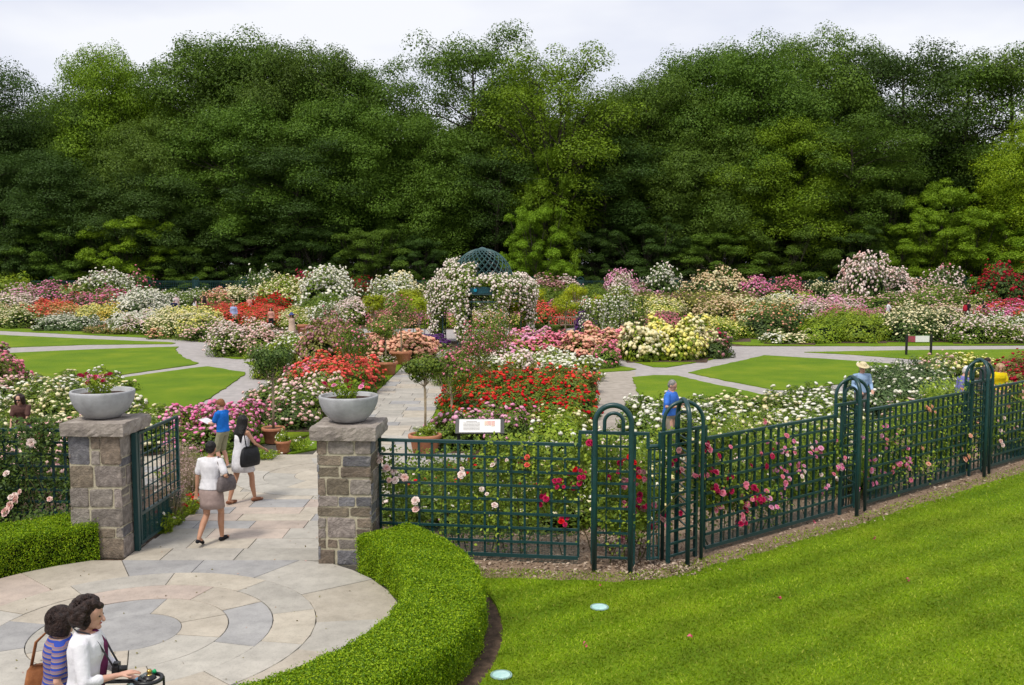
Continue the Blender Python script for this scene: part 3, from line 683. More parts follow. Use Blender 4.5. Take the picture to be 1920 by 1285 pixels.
FLW = dict(
    white=fl('white', (.90, .88, .78), (.84, .80, .62)), cream=fl('cream', (.90, .85, .58), (.85, .72, .36)), yellow=fl('yellow', (.90, .80, .14), (.88, .82, .42)),
    gold=fl('gold', (.84, .56, .06), (.85, .72, .20)), pale=fl('pale', (.90, .68, .60), (.84, .46, .42)), pinkwhite=fl('pinkwhite', (.90, .80, .72), (.86, .60, .56)),
    pink=fl('pink', (.86, .32, .40), (.76, .16, .26)), hot=fl('hot', (.86, .18, .44), (.74, .08, .28), (.88, .42, .58)), deep=fl('deep', (.60, .02, .11), (.42, .012, .07)),
    red=fl('red', (.78, .010, .018), (.50, .006, .012)), scarlet=fl('scarlet', (.88, .07, .03), (.75, .03, .03)), coral=fl('coral', (.90, .16, .11), (.84, .085, .08)),
    orange=fl('orange', (.82, .30, .12), (.78, .45, .22)), peach=fl('peach', (.84, .50, .28), (.80, .38, .28)), salmon=fl('salmon', (.88, .40, .28), (.82, .27, .23), (.88, .58, .38)),
    purple=fl('purple', (.16, .05, .22), (.09, .03, .14)), mauve=fl('mauve', (.42, .10, .34), (.26, .06, .22)), crimson=fl('crimson', (.42, .012, .03), (.24, .01, .02)),
    dusky=fl('dusky', (.56, .30, .28), (.42, .18, .20)), peachy=fl('peachy', (.82, .56, .32), (.80, .66, .40)), lilac=fl('lilac', (.88, .48, .62), (.80, .30, .48)))

# ------------------------------------------------------------------ blossoms
def puff(P, N, size, rs):
    """small open flower: two crossed cups of petals, 10 quads each"""
    n = len(P); N = N/(np.linalg.norm(N, axis=1)[:, None]+1e-9); t = rs.normal(size=(n, 3)); A = t-N*(t*N).sum(1)[:, None]; A /= np.linalg.norm(A, axis=1)[:, None]; B = np.cross(N, A)
    s = (np.broadcast_to(size, (n,))*.5)[:, None]; K = 6; V = np.empty((n, 2*K+2, 3))
    for k in range(K):
        a = 2*PI*k/K; d = A*math.cos(a)+B*math.sin(a); j = rs.uniform(.85, 1.15, (n, 1))
        V[:, k] = P+d*s*j+N*s*.15; V[:, K+k] = P+(A*math.cos(a+.4)+B*math.sin(a+.4))*s*.55*j+N*s*.62
    V[:, 2*K] = P+N*s*.42; V[:, 2*K+1] = P-N*s*.5
    f = []
    for k in range(K):
        k1 = (k+1) % K; f += [(k, k1, K+k1), (k, K+k1, K+k), (K+k, K+k1, 2*K), (k1, k, 2*K+1)]
    f = np.array(f); Fc = (f[None]+(np.arange(n)*(2*K+2))[:, None, None]).reshape(-1, 3)
    return V.reshape(-1, 3), Fc
def rose_mesh(name, seed):
    """one full rose, 1 m across, for blooms that show their petals"""
    rs = np.random.RandomState(seed); V = []; Fc = []
    for (cnt, r, z, tilt, sz) in ((6, .36, .02, .25, .34), (5, .24, .12, .75, .28), (4, .12, .18, 1.15, .22), (3, .04, .20, 1.4, .16)):
        off = rs.uniform(0, 6)
        for k in range(cnt):
            a = off+2*PI*k/cnt+rs.normal()*.12; ca, sa = math.cos(a), math.sin(a); b = len(V)
            for (u_, v_) in ((-.35, -1), (.35, -1), (.95, .1), (.5, 1), (-.5, 1), (-.95, .1)):
                rr = r+v_*sz*math.cos(tilt)*.6; zz = z+(v_+1)*sz*math.sin(tilt)*.6+(.05 if abs(u_) > .9 else 0)+rs.normal()*.01; tt = u_*sz*(.75+.2*v_)
                V.append((rr*ca-tt*sa, rr*sa+tt*ca, zz))
            Fc += [(b, b+1, b+2, b+5), (b+5, b+2, b+3, b+4)]
    V += [(0, 0, -.10)]; c = len(V)-1
    ringv = [(.2*math.cos(t), .2*math.sin(t), .02) for t in np.linspace(0, 2*PI, 7)[:-1]]; b = len(V); V += ringv
    Fc += [(c, b+(k+1) % 6, b+k, b+k) for k in range(6)]
    Fc = [f if f[2] != f[3] else f[:3] for f in Fc]
    return pmesh(name, V, Fc, FLW['pale'])
ROSES = [rose_mesh('bloom', s) for s in (1, 2, 3)]

# ------------------------------------------------------------------ rose bushes: shared meshes
def dome_pts(rs, n, nc, shell=.55, spread=.16):
    """points of a lumpy mound, unit radius (x, y) and height 1, with outward normals"""
    c = sph(nc, rs, True); c[:, 2] = c[:, 2]**.8; rad = rs.uniform(.50, 1.10, nc)[:, None]
    c = c*rad*np.array((1, 1, .92)); k = rs.randint(0, nc, n)
    d = sph(n, rs); rr = spread*rs.uniform(.5, 1.25, nc)[k][:, None]
    P = c[k]+d*rr*(rs.rand(n, 1)**.35)*1.15; N = d*.8+c[k]*.7+np.array((0, 0, .55))
    m = rs.rand(n) < shell; q = sph(n, rs, True); r2 = .55+.4*rs.rand(n, 1)
    P[m] = (q*r2)[m]; N[m] = (q+np.array((0, 0, .35)))[m]
    P[:, 2] = np.abs(P[:, 2])+.02; return P, N
SH = np.array((.5, .5, 1.0))
def bush_mesh(seed, lod):
    rs = np.random.RandomState(seed)
    n, ls, nc = ((5600, .050, 30), (2600, .075, 24), (5200, .045, 34))[lod]
    P, N = dome_pts(rs, n, nc, .30, .25); P = P*SH; N = N/SH
    V, Fc = leafquads(P*np.array((1, 1, 1/1.5)), N, rs.uniform(.7, 1.35, n)*ls, rs, .25, .6); V = V*np.array((1, 1, 1.5))
    # solid near-black core, the bush's inner shade put into its colour
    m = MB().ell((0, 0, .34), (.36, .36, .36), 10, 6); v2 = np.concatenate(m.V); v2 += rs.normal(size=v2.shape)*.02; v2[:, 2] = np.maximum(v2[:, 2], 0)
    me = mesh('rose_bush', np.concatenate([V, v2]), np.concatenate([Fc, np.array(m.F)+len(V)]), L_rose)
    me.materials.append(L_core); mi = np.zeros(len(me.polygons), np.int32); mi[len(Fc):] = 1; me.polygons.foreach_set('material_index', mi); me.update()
    return me, P, N
BUSH = {}
for lod in (0, 1, 2):
    for v in range(5):
        me, P, N = bush_mesh(100+v+10*lod, lod); fm = []
        rs = np.random.RandomState(300+v)
        ok = np.where((np.linalg.norm(P*np.array((2, 2, 1.)), axis=1) > .80) & (P[:, 2] > .18))[0]
        for dens in range(3):
            cnt = ((44, 120, 280), (70, 210, 500), (120, 400, 860))[lod][dens]
            ii = rs.choice(ok, cnt); pw = P[ii, 2]
            ii = ii[rs.rand(cnt) < .25+pw]          # more of them near the top
            p = P[ii]*np.array((1.06, 1.06, 1.05)); nn = N[ii]+np.array((0, 0, .3))
            V, Fc = puff((p+rs.normal(size=p.shape)*.01)*np.array((1, 1, 1/1.6)), nn*np.array((1, 1, .7))+rs.normal(size=p.shape)*.35, rs.uniform(.052, .10, len(p))*(1, 1.2, .60)[lod], rs); V = V*np.array((1, 1, 1.6))
            fm.append(mesh('blossoms', V, Fc, FLW['white']))
        BUSH[lod, v] = (me, fm)
_bc = [0]
def bush(x, y, w_, h_, cols, dens, label, group, leaf=None, lod=None, name='rose_bush', z=0.0, rr=random, cat='rose bush', d2=None):
    h_ = h_*.90 if h_ > 2.2 else h_; lod = lod if lod is not None else (2 if w_ > 2.4 else 0 if y < 42 else 1)
    v = rr.randrange(5); me, fm = BUSH[lod, v]; _bc[0] += 1
    o = obj(name, me, None, (x, y, z), rr.uniform(0, 6.28), (w_*rr.uniform(.95, 1.1), w_*rr.uniform(.95, 1.1), h_*rr.uniform(.9, 1.12)), m=leaf or L_rose)
    tag(o, label, cat, group)
    if dens is not None and cols:
        c = rr.choice(cols); b = obj('blossoms', fm[dens], o, kind='stuff', m=FLW[c])
        if d2: obj('blossoms', fm[d2[1]], o, (0, 0, .01), .9, kind='stuff', m=FLW[d2[0]])
    return o
SPF = 1.22
def bed(quad, h, sp, cols, dens, label, leaf=None, name='rose_bush', cat='rose bush', jit=.25, grp=None, soil=True, w_=1.35, d2=None, lod=None, seed=None, world=False):
    """fills the ground quad (near-left, near-right, far-right, far-left; photograph pixels on the ground) with individual bushes"""
    Q = [np.array(q, float) if world else G(*q) for q in quad]; rr = random.Random(seed if seed is not None else len(label)*31+int(quad[0][0]*7))
    lx = (np.linalg.norm(Q[1]-Q[0])+np.linalg.norm(Q[2]-Q[3]))/2; ly = (np.linalg.norm(Q[3]-Q[0])+np.linalg.norm(Q[2]-Q[1]))/2
    sp *= SPF; w_ = w_*.98; nx, ny = max(1, round(lx/sp)), max(1, round(ly/sp))
    g = grp or label; name_ = name
    if name == 'rose_bush' and cols: name_ = dict(white='white_rose_bush', cream='cream_rose_bush', pinkwhite='blush_rose_bush', pale='blush_rose_bush', yellow='yellow_rose_bush', gold='yellow_rose_bush', pink='pink_rose_bush', hot='pink_rose_bush', lilac='pink_rose_bush', red='red_rose_bush', scarlet='red_rose_bush', coral='red_rose_bush', deep='red_rose_bush', crimson='red_rose_bush').get(cols[0], 'orange_rose_bush')
    NTH = ['leftmost', '2nd from left', '3rd from left', '4th from left', '5th from left', '6th from left', '7th from left', '8th from left', '9th from left', '10th from left', '11th from left', '12th from left', '13th from left', '14th from left', '15th from left', '16th from left']
    for j in range(ny):
        for i in range(nx):
            s = (i+.5+(.25 if j % 2 else -.25 if ny > 1 else 0)+rr.uniform(-jit, jit))/nx; t = (j+.5+rr.uniform(-jit, jit))/ny; e_ = min(.45, sp*w_*.30/max(lx, .1)); s = min(max(s, e_), 1-e_)
            p = Q[0]*(1-s)*(1-t)+Q[1]*s*(1-t)+Q[2]*s*t+Q[3]*(1-s)*t
            row = '' if ny == 1 else 'front row' if j == 0 else 'back row' if j == ny-1 else 'middle row' if ny == 3 else 'row '+['two', 'three', 'four', 'five', 'six', 'seven', 'eight', 'nine', 'ten'][min(j-1, 8)]
            col = '' if nx == 1 else 'rightmost' if i == nx-1 else NTH[min(i, 15)]
            lb = label+(', '+' '.join(q for q in (row, col) if q) if row or col else '')
            W_ = label.split(); k_ = 16-len(lb.split())+len(W_)
            if k_ < len(W_):
                W_ = W_[:k_]
                while W_[-1] in ('the', 'a', 'of', 'in', 'at', 'its', 'with', 'and', 'behind', 'left', 'right', 'flowers', 'just', 'before', 'big', 'two', 'by', 'first', 'from', 'lawn', 'between'): W_.pop()
                lb = ' '.join(W_)+', '+' '.join(q for q in (row, col) if q)
            bush(p[0], p[1], sp*w_, h, cols, dens, lb, g if nx*ny > 1 else None, leaf, lod, name_, 0, rr, cat, d2)
    if soil:
        _zi[0] += 1; P = ccw([tuple(q) for q in Q]); c = np.mean(P, 0); P = [tuple(np.array(q)+(np.array(q)-c)/np.linalg.norm(np.array(q)-c)*.15) for q in P]
        V, Fc = prism(P, -.004, .036+_zi[0]*.00035); struct('bed_soil', V, Fc, M_soil)

B = bed
# --- near beds behind the fence, right of the path
B([(838, 802), (1098, 802), (1112, 740), (862, 740)], .85, 1.05, ['red', 'red', 'red', 'scarlet'], 1, 'bushy red rose in the bed right of the flagstone path', L_rose)
B([(862, 739), (1112, 739), (1114, 727), (868, 727)], .9, 1.05, ['scarlet', 'coral'], 1, 'orange red rose along the far edge of the red bed', L_olive)
B([(885, 722), (1112, 722), (1114, 702), (898, 702)], .95, 1.1, ['white', 'white', 'pinkwhite'], 2, 'white rose in full bloom behind the red rose bed', L_bright)
B([(835, 850), (1000, 850), (1010, 815), (845, 815)], .85, .95, ['hot', 'lilac', 'lilac'], 1, 'rose bush with clusters of pink flowers between the red bed and the fence', L_rose)
B([(1000, 870), (1100, 870), (1108, 812), (1010, 815)], .85, 1.0, ['cream', 'white'], 0, 'lime green bush with few flowers right of the pink roses by the fence', L_bright)
B([(750, 985), (1090, 1000), (1090, 900), (745, 900)], .55, 1.0, ['cream', 'pinkwhite', 'white', 'red'], 0, 'low rose bush in the bed just inside the first fence panel', L_rose, soil=False)
B([(1110, 985), (1270, 990), (1250, 860), (1110, 860)], .75, 1.0, ['white', 'pinkwhite', 'cream'], 1, 'rose bush with pale flowers inside the fence bend', L_rose, soil=False)
B([(1180, 840), (1330, 850), (1350, 790), (1185, 800)], .85, 1.0, ['white', 'cream'], 1, 'white rose bush just behind the first two fence hoops', L_rose, soil=False)
B([(1330, 870), (1640, 860), (1580, 762), (1320, 800)], .80, 1.1, ['cream', 'white', 'white'], 1, 'creamy white rose in the long bed behind the crimson fence climbers', L_rose)
B([(1340, 960), (1640, 920), (1640, 870), (1340, 880)], .7, 1.1, ['pinkwhite', 'cream', 'peach'], 0, 'sparse rose bush close behind the long fence panel', L_rose, soil=False)
B([(1605, 790), (1790, 770), (1760, 725), (1640, 738)], .95, 1.0, ['white'], 0, 'tall green rose shrub with hardly a flower behind the straw hat man', L_blue)
B([(1680, 830), (1850, 800), (1850, 770), (1700, 780)], .7, 1.0, ['peach', 'peachy', 'pale'], 0, 'peach flowered rose behind the fence near the man in the white cap', L_rose, soil=False)
B([(1720, 752), (1800, 748), (1800, 712), (1735, 716)], 1.0, 1.0, ['cream', 'pale', 'yellow'], 1, 'cream and yellow rose left of the man in the white cap', L_rose)
B([(1740, 712), (1850, 712), (1850, 696), (1760, 696)], .8, 1.1, ['cream', 'yellow'], 1, 'pale yellow rose beyond the man in the white cap', L_bright)
B([(1880, 780), (2050, 780), (2050, 700), (1885, 705)], 1.0, 1.2, ['crimson', 'crimson', 'deep'], 1, 'dark red rose bush at the right edge behind the fence', L_olive)
B([(1880, 860), (2050, 850), (2050, 790), (1880, 800)], .8, 1.1, ['pinkwhite', 'peach', 'white'], 0, 'pink and white rose behind the last fence panel', L_rose, soil=False)
# --- left of the path
B([(325, 862), (470, 856), (470, 838), (322, 838)], .65, .95, ['hot', 'pink'], 1, 'bright pink rose beside the boy in the blue shirt', L_rose)
B([(315, 838), (470, 838), (475, 812), (322, 812)], .85, .95, ['hot', 'hot'], 2, 'hot pink rose in dense bloom behind the boy in the blue shirt', L_rose)
B([(440, 812), (600, 812), (600, 790), (470, 795)], .7, 1.0, ['pale', 'pink'], 1, 'pale pink rose at the near edge of the bed left of the path', L_dark)
B([(465, 795), (640, 795), (650, 755), (510, 755)], .95, 1.05, ['pale', 'pale', 'pinkwhite'], 1, 'pale pink rose in the bed behind the right gate pillar', L_rose)
B([(520, 752), (668, 752), (690, 735), (560, 735)], .9, 1.05, ['coral', 'scarlet'], 2, 'coral red rose in full bloom above the right planter bowl', L_rose)
B([(540, 735), (690, 735), (720, 712), (585, 712)], 1.0, 1.15, ['coral', 'coral', 'pink'], 2, 'coral rose in the far part of the bed left of the path', L_rose)
B([(570, 712), (650, 712), (660, 695), (580, 695)], 2.0, 1.6, ['pink', 'dusky'], 1, 'tall shrub rose with small pink flowers behind the coral roses', L_olive)
B([(485, 712), (580, 712), (590, 682), (520, 682)], 1.35, 1.5, ['white'], 0, 'lime green shrub behind the potted standard tree, hardly flowering', L_bright)
B([(560, 690), (610, 690), (620, 676), (575, 676)], 1.1, 1.3, ['salmon'], 1, 'green shrub rose left of the salmon bed', L_bright)
B([(245, 858), (318, 850), (318, 815), (250, 815)], .75, 1.0, ['cream', 'white'], 1, 'cream rose seen through the open gate', L_rose)
B([(-60, 930), (118, 925), (118, 880), (-60, 880)], .8, 1.0, ['pale', 'pinkwhite'], 1, 'blush pink rose close behind the left fence panel', L_rose)
B([(-80, 870), (240, 850), (230, 820), (-80, 830)], .85, 1.05, ['pinkwhite', 'pale', 'cream'], 1, 'blush rose in the bed in front of the seated woman', L_rose)
B([(-100, 820), (260, 810), (240, 775), (-100, 775)], .85, 1.1, ['white', 'cream', 'cream'], 1, 'creamy white rose in the bed behind the seated woman', L_rose)
B([(60, 775), (250, 780), (215, 735), (70, 735)], .75, 1.2, ['white', 'cream'], 1, 'white rose at the lawn edge behind the left planter bowl', L_rose)
B([(-60, 735), (22, 735), (22, 705), (-60, 705)], 1.2, 1.2, ['pink', 'dusky'], 2, 'dusky pink rose mound on the lawn at the left edge', L_rose)
B([(-60, 775), (30, 775), (30, 750), (-60, 750)], .8, 1.1, ['pink', 'pale'], 2, 'pink rose in the near bed at the left edge', L_rose)
# --- island beds and centre
B([(412, 668), (540, 676), (550, 652), (405, 652)], 1.35, 1.6, ['pale', 'pinkwhite', 'pinkwhite'], 2, 'large blush pink rose on the lawn island left of centre', L_rose)
B([(540, 676), (575, 676), (570, 662), (545, 662)], .9, 1.1, ['pale'], 1, 'small blush rose at the end of the lawn island', L_rose)
B([(690, 684), (800, 684), (805, 662), (690, 662)], 1.1, 1.3, ['salmon', 'salmon', 'peach'], 2, 'salmon pink rose in the round bed left of the gazebo', L_olive)
B([(1070, 682), (1165, 672), (1172, 656), (1090, 660)], 1.1, 1.3, ['salmon', 'salmon', 'pink'], 2, 'salmon pink rose left of the big yellow rose bed', L_olive)
B([(1120, 694), (1150, 692), (1150, 684), (1122, 684)], .9, .9, ['pink', 'dusky'], 1, 'small pink rose on the lawn tip left of the yellow bed', L_rose)
B([(1178, 680), (1322, 680), (1335, 655), (1185, 655)], 1.35, 1.4, ['yellow', 'yellow', 'cream'], 2, 'yellow rose in the big yellow bed on the right lawn island', L_bright)
B([(1325, 674), (1345, 672), (1345, 655), (1325, 655)], 1.0, 1.1, ['dusky', 'deep'], 0, 'dark rose with one deep red flower at the end of the yellow bed', L_dark)
B([(1285, 644), (1405, 642), (1400, 628), (1290, 630)], 1.1, 1.5, ['yellow'], 1, 'lime leaved yellow rose behind the big yellow bed', L_bright)
B([(880, 682), (990, 682), (1000, 660), (890, 660)], .9, 1.2, ['pink', 'lilac'], 1, 'pink rose just in front of the gazebo', L_bright)
B([(960, 664), (1070, 664), (1075, 650), (960, 650)], .9, 1.2, ['lilac', 'lilac', 'pink'], 2, 'lilac pink rose in the band right of the gazebo', L_bright)
B([(830, 730), (870, 720), (890, 690), (860, 690)], .9, 1.0, ['pink', 'salmon'], 1, 'pink rose beside the path near the potted standards', L_rose)
# --- left back, row by row
B([(-40, 616), (80, 617), (80, 600), (-40, 600)], 1.2, 1.9, ['cream', 'peach', 'cream'], 1, 'cream and peach rose at the far left behind the long path', L_rose)
B([(-40, 600), (60, 600), (60, 586), (-40, 586)], 1.5, 2.2, ['cream', 'pinkwhite'], 2, 'cream shrub rose at the far left in the second row', L_rose)
B([(60, 612), (145, 612), (145, 592), (60, 592)], 1.2, 1.9, ['coral', 'orange', 'coral'], 2, 'coral orange rose in the left back bed', L_rose)
B([(85, 621), (180, 623), (180, 612), (85, 610)], .9, 1.6, ['white'], 1, 'low grey green bush with white flowers by the left path', L_blue)
B([(148, 614), (228, 616), (228, 604), (148, 602)], 1.2, 1.5, ['gold', 'yellow'], 2, 'bright yellow rose in the left back bed', L_rose)
B([(180, 626), (260, 629), (260, 620), (180, 618)], .6, 1.5, ['orange', 'peach'], 0, 'low apricot rose at the edge of the left path', L_olive)
B([(220, 626), (305, 629), (305, 610), (225, 608)], 1.0, 1.5, ['white', 'white', 'pinkwhite'], 2, 'white rose in the left back bed by the path', L_rose)
B([(300, 632), (400, 640), (400, 612), (300, 608)], 1.2, 1.7, ['yellow', 'cream', 'cream'], 2, 'pale yellow rose below the man in navy', L_rose)
B([(295, 634), (350, 638), (350, 628), (295, 626)], .7, 1.4, ['orange', 'peach'], 1, 'low orange and cream rose at the lawn edge left of centre', L_rose)
B([(365, 640), (410, 645), (410, 620), (365, 618)], 1.1, 1.6, ['pale', 'pinkwhite'], 1, 'pale rose beside the blush rose island', L_rose)
B([(235, 608), (305, 610), (305, 588), (235, 588)], 1.9, 2.3, ['white', 'white', 'cream'], 2, 'big white shrub rose left of the man in navy', L_blue)
B([(120, 594), (235, 596), (235, 582), (120, 582)], 1.6, 2.2, ['pink', 'hot', 'coral'], 1, 'pink rose in the middle row of the left back bed', L_dark)
B([(180, 590), (235, 590), (235, 576), (180, 576)], 1.8, 2.2, ['hot', 'deep'], 1, 'deep pink rose behind the yellow roses on the left', L_rose)
B([(20, 586), (75, 586), (75, 572), (20, 572)], 2.0, 2.6, ['lilac', 'pinkwhite'], 1, 'lilac pink shrub at the far left of the back rows', L_rose)
B([(68, 583), (122, 583), (122, 570), (68, 570)], 2.3, 2.8, ['deep', 'hot'], 1, 'magenta flowered dark shrub in the left back rows', L_dark)
B([(120, 580), (180, 580), (180, 566), (120, 566)], 2.2, 2.8, ['cream', 'lilac'], 0, 'sparse cream rose shrub before the far left fence', L_rose)
B([(172, 577), (245, 577), (245, 564), (172, 564)], 3.4, 3.0, ['white', 'white', 'pinkwhite'], 2, 'tall white climbing rose shrub in the left background', L_rose)
B([(238, 572), (285, 572), (285, 560), (238, 560)], 3.4, 2.8, ['pink'], 0, 'tall green rose shrub with scattered pink flowers in the left background', L_dark)
B([(-60, 575), (60, 575), (60, 560), (-60, 560)], 3.2, 3.6, [], None, 'green leafy shrub before the wood at the far left', L_bright, name='shrub', cat='shrub')
B([(285, 566), (318, 566), (318, 556), (285, 556)], 1.9, 2.6, ['mauve'], 2, 'round purple flowering shrub left of the taller purple one', L_dark, name='shrub', cat='shrub')
B([(320, 563), (375, 563), (375, 550), (320, 550)], 3.6, 3.4, ['mauve', 'mauve'], 2, 'tall purple flowering shrub behind the visitors on the left', L_dark, name='shrub', cat='shrub')
B([(335, 585), (385, 585), (385, 570), (335, 570)], 1.3, 2.0, ['white'], 1, 'white flowered rose between the visitors on the left', L_rose)
B([(375, 566), (500, 568), (500, 554), (375, 554)], 3.0, 3.2, [], None, 'plain green shrub between the purple and the white flowering ones', L_dark, name='shrub', cat='shrub')
B([(392, 588), (425, 588), (425, 578), (392, 578)], 1.6, 2.2, ['salmon', 'pink'], 2, 'salmon pink rose left of the cream one behind the visitors', L_rose)
B([(422, 586), (470, 586), (470, 574), (422, 574)], 1.8, 2.2, ['cream', 'pinkwhite'], 2, 'cream rose behind the woman in light blue', L_rose)
B([(400, 617), (520, 617), (520, 592), (400, 592)], 1.0, 1.7, ['coral', 'coral', 'scarlet'], 2, 'coral red rose around the woman in light blue', L_rose)
B([(385, 600), (415, 600), (415, 590), (385, 590)], 1.0, 1.6, ['deep', 'dusky'], 1, 'dark pink rose left of the coral ones', L_rose)
B([(488, 592), (540, 592), (540, 580), (488, 580)], 1.6, 2.2, ['deep', 'red'], 2, 'crimson rose behind the coral roses', L_dark)
B([(480, 575), (510, 575), (510, 562), (480, 562)], 3.6, 2.6, ['cream', 'white'], 0, 'tall shrub with few white roses left of the pale green one', L_dark)
B([(505, 588), (560, 588), (560, 572), (505, 572)], 3.0, 2.9, ['cream'], 1, 'pale green shrub rose with cream flowers left of the big white one', L_bright)
B([(560, 575), (575, 575), (575, 565), (560, 565)], 3.2, 2.2, ['deep'], 1, 'narrow dark shrub with deep red roses beside the big white one', L_dark)
B([(580, 588), (648, 588), (648, 570), (580, 570)], 3.7, 3.2, ['white', 'white'], 2, 'big white shrub rose in the back row left of the gazebo', L_rose)
B([(648, 575), (700, 575), (700, 563), (648, 563)], 2.6, 2.6, ['crimson', 'deep'], 1, 'dark red rose shrub right of the big white one', L_dark)
B([(575, 600), (650, 600), (650, 590), (575, 590)], 1.6, 2.2, [], None, 'green shrub under the big white shrub rose', L_rose, name='shrub', cat='shrub')
B([(540, 618), (580, 618), (580, 600), (540, 600)], 1.0, 1.6, ['yellow', 'cream'], 1, 'yellow green rose beside the visitor in a pale dress', L_bright)
B([(640, 612), (690, 612), (690, 596), (640, 596)], 1.5, 1.9, ['pinkwhite'], 2, 'blush white rose right of the white standard', L_rose)
B([(690, 596), (800, 598), (800, 584), (690, 584)], 1.5, 2.0, ['salmon', 'dusky'], 1, 'dusky rose among the lime topped trees', L_dark)
B([(715, 588), (770, 588), (770, 572), (715, 572)], 3.1, 2.6, ['white', 'cream'], 2, 'white shrub rose behind the lime topped trees', L_rose)
B([(700, 614), (800, 616), (800, 604), (700, 604)], .9, 1.5, ['salmon', 'pink', 'hot'], 2, 'salmon rose behind the potted standards left of the gazebo', L_rose)
B([(760, 575), (812, 575), (812, 563), (760, 563)], 2.4, 2.6, ['dusky'], 0, 'dull green shrub against the far fence left of the gazebo', L_dark, name='shrub', cat='shrub')
# --- right back
B([(992, 575), (1088, 575), (1088, 562), (992, 562)], 3.0, 3.2, ['dusky', 'dusky', 'pinkwhite'], 2, 'dusky pink shrub rose right behind the gazebo', L_olive)
B([(995, 622), (1060, 622), (1060, 606), (995, 606)], 1.5, 1.7, ['hot', 'pink', 'coral'], 2, 'hot pink rose right of the gazebo', L_rose)
B([(1060, 600), (1130, 600), (1130, 588), (1060, 588)], 1.3, 2.0, ['coral', 'white'], 1, 'mixed red and green rose behind the garden bench', L_rose)
B([(1100, 572), (1145, 572), (1145, 562), (1100, 562)], 1.9, 2.6, [], None, 'dark green shrub under the far hoop right of the gazebo', L_dark, name='shrub', cat='shrub')
B([(1148, 580), (1182, 580), (1182, 566), (1148, 566)], 3.2, 2.3, ['pinkwhite', 'lilac'], 2, 'pale pink pillar shaped rose right of the gazebo', L_rose)
B([(1182, 578), (1225, 578), (1225, 568), (1182, 568)], 2.0, 2.4, ['dusky', 'lilac'], 1, 'low dusky rose behind the cream yellow row', L_rose)
B([(1215, 574), (1262, 574), (1262, 562), (1215, 562)], 3.9, 2.8, ['pinkwhite', 'white'], 1, 'tall rose shrub with blush flowers at its top right of the pillar shaped one', L_dark)
B([(1138, 604), (1265, 604), (1265, 590), (1138, 590)], 1.4, 2.0, ['cream', 'yellow', 'white'], 2, 'cream yellow rose in the row right of the white climbers', L_bright)
B([(1212, 628), (1272, 628), (1272, 614), (1212, 614)], 1.1, 1.7, ['dusky', 'pink', 'salmon'], 2, 'reddish pink rose behind the big yellow bed', L_rose)
B([(1262, 590), (1380, 592), (1380, 576), (1262, 576)], 1.5, 2.2, ['yellow'], 0, 'olive green rose with single yellow flowers in front of the peach climber', L_olive)
B([(1290, 574), (1405, 574), (1405, 560), (1290, 560)], 3.6, 3.2, ['peachy', 'peachy', 'cream'], 2, 'tall peach yellow climbing rose on the right', L_dark)
B([(1405, 574), (1442, 574), (1442, 562), (1405, 562)], 2.9, 2.6, ['pink', 'hot'], 2, 'bright pink tall rose right of the peach climber', L_dark)
B([(1442, 574), (1500, 574), (1500, 562), (1442, 562)], 2.6, 2.8, ['pink'], 1, 'tall rose with pink flowers along its top before the far fence', L_dark)
B([(1325, 612), (1405, 612), (1405, 598), (1325, 598)], 1.7, 2.0, ['peachy', 'cream'], 2, 'buff yellow rose mound right of the olive ones', L_olive)
B([(1395, 628), (1450, 630), (1450, 608), (1395, 606)], 1.6, 1.9, ['orange', 'peach', 'cream'], 1, 'orange flowered bush left of the orange spotted dark bush', L_rose)
B([(1405, 637), (1500, 638), (1505, 612), (1410, 612)], 1.6, 1.9, ['orange', 'peach'], 0, 'dark green rose bush with orange flowers on the right', L_dark)
B([(1436, 646), (1525, 648), (1525, 641), (1436, 639)], .6, 1.1, ['white', 'cream'], 1, 'low white and cream rose at the edge of the right lawn', L_rose)
B([(1440, 604), (1515, 604), (1515, 588), (1440, 588)], 1.6, 2.0, ['cream', 'white'], 2, 'cream white rose in the middle row on the right', L_rose)
B([(1440, 590), (1530, 590), (1530, 578), (1440, 578)], 1.5, 2.2, ['yellow'], 0, 'yellow green rose behind the cream row on the right', L_bright)
B([(1495, 612), (1612, 612), (1612, 594), (1495, 594)], 1.6, 2.0, ['lilac', 'pinkwhite', 'pale'], 2, 'soft pink rose in the row before the wooden bench', L_rose)
B([(1520, 574), (1560, 574), (1560, 564), (1520, 564)], 2.4, 2.4, ['cream'], 1, 'dark shrub with cream roses behind the pair of visitors on the right', L_dark)
B([(1560, 570), (1600, 570), (1600, 560), (1560, 560)], 2.2, 2.6, [], None, 'dark green shrub left of the pink climbing rose', L_dark, name='shrub', cat='shrub')
B([(1602, 582), (1650, 582), (1650, 568), (1602, 568)], 4.6, 3.0, ['pinkwhite', 'pale', 'pale'], 2, 'tall pink climbing rose behind the wooden bench', L_dark)
B([(1650, 580), (1715, 580), (1715, 567), (1650, 567)], 3.4, 3.0, ['pinkwhite', 'pale'], 2, 'broad pink climbing rose right of the tallest pink one', L_dark)
B([(1515, 645), (1660, 645), (1655, 628), (1510, 622)], 1.35, 1.7, ['pink'], None, 'rounded lime green shrub on the right lawn', L_bright, name='shrub', cat='shrub')
B([(1540, 624), (1650, 626), (1655, 616), (1540, 614)], 1.3, 1.7, ['pink', 'hot'], 1, 'pink flowered bush peeping over the lime green shrubs', L_bright)
B([(1665, 643), (1780, 643), (1780, 618), (1670, 616)], 1.6, 1.9, ['cream', 'yellow', 'cream'], 1, 'cream yellow rose bush left of the terracotta tub on the right', L_dark)
B([(1790, 646), (2020, 646), (2020, 628), (1790, 628)], 1.25, 1.7, ['white', 'white', 'pinkwhite'], 1, 'white rose bush along the far right lawn', L_rose)
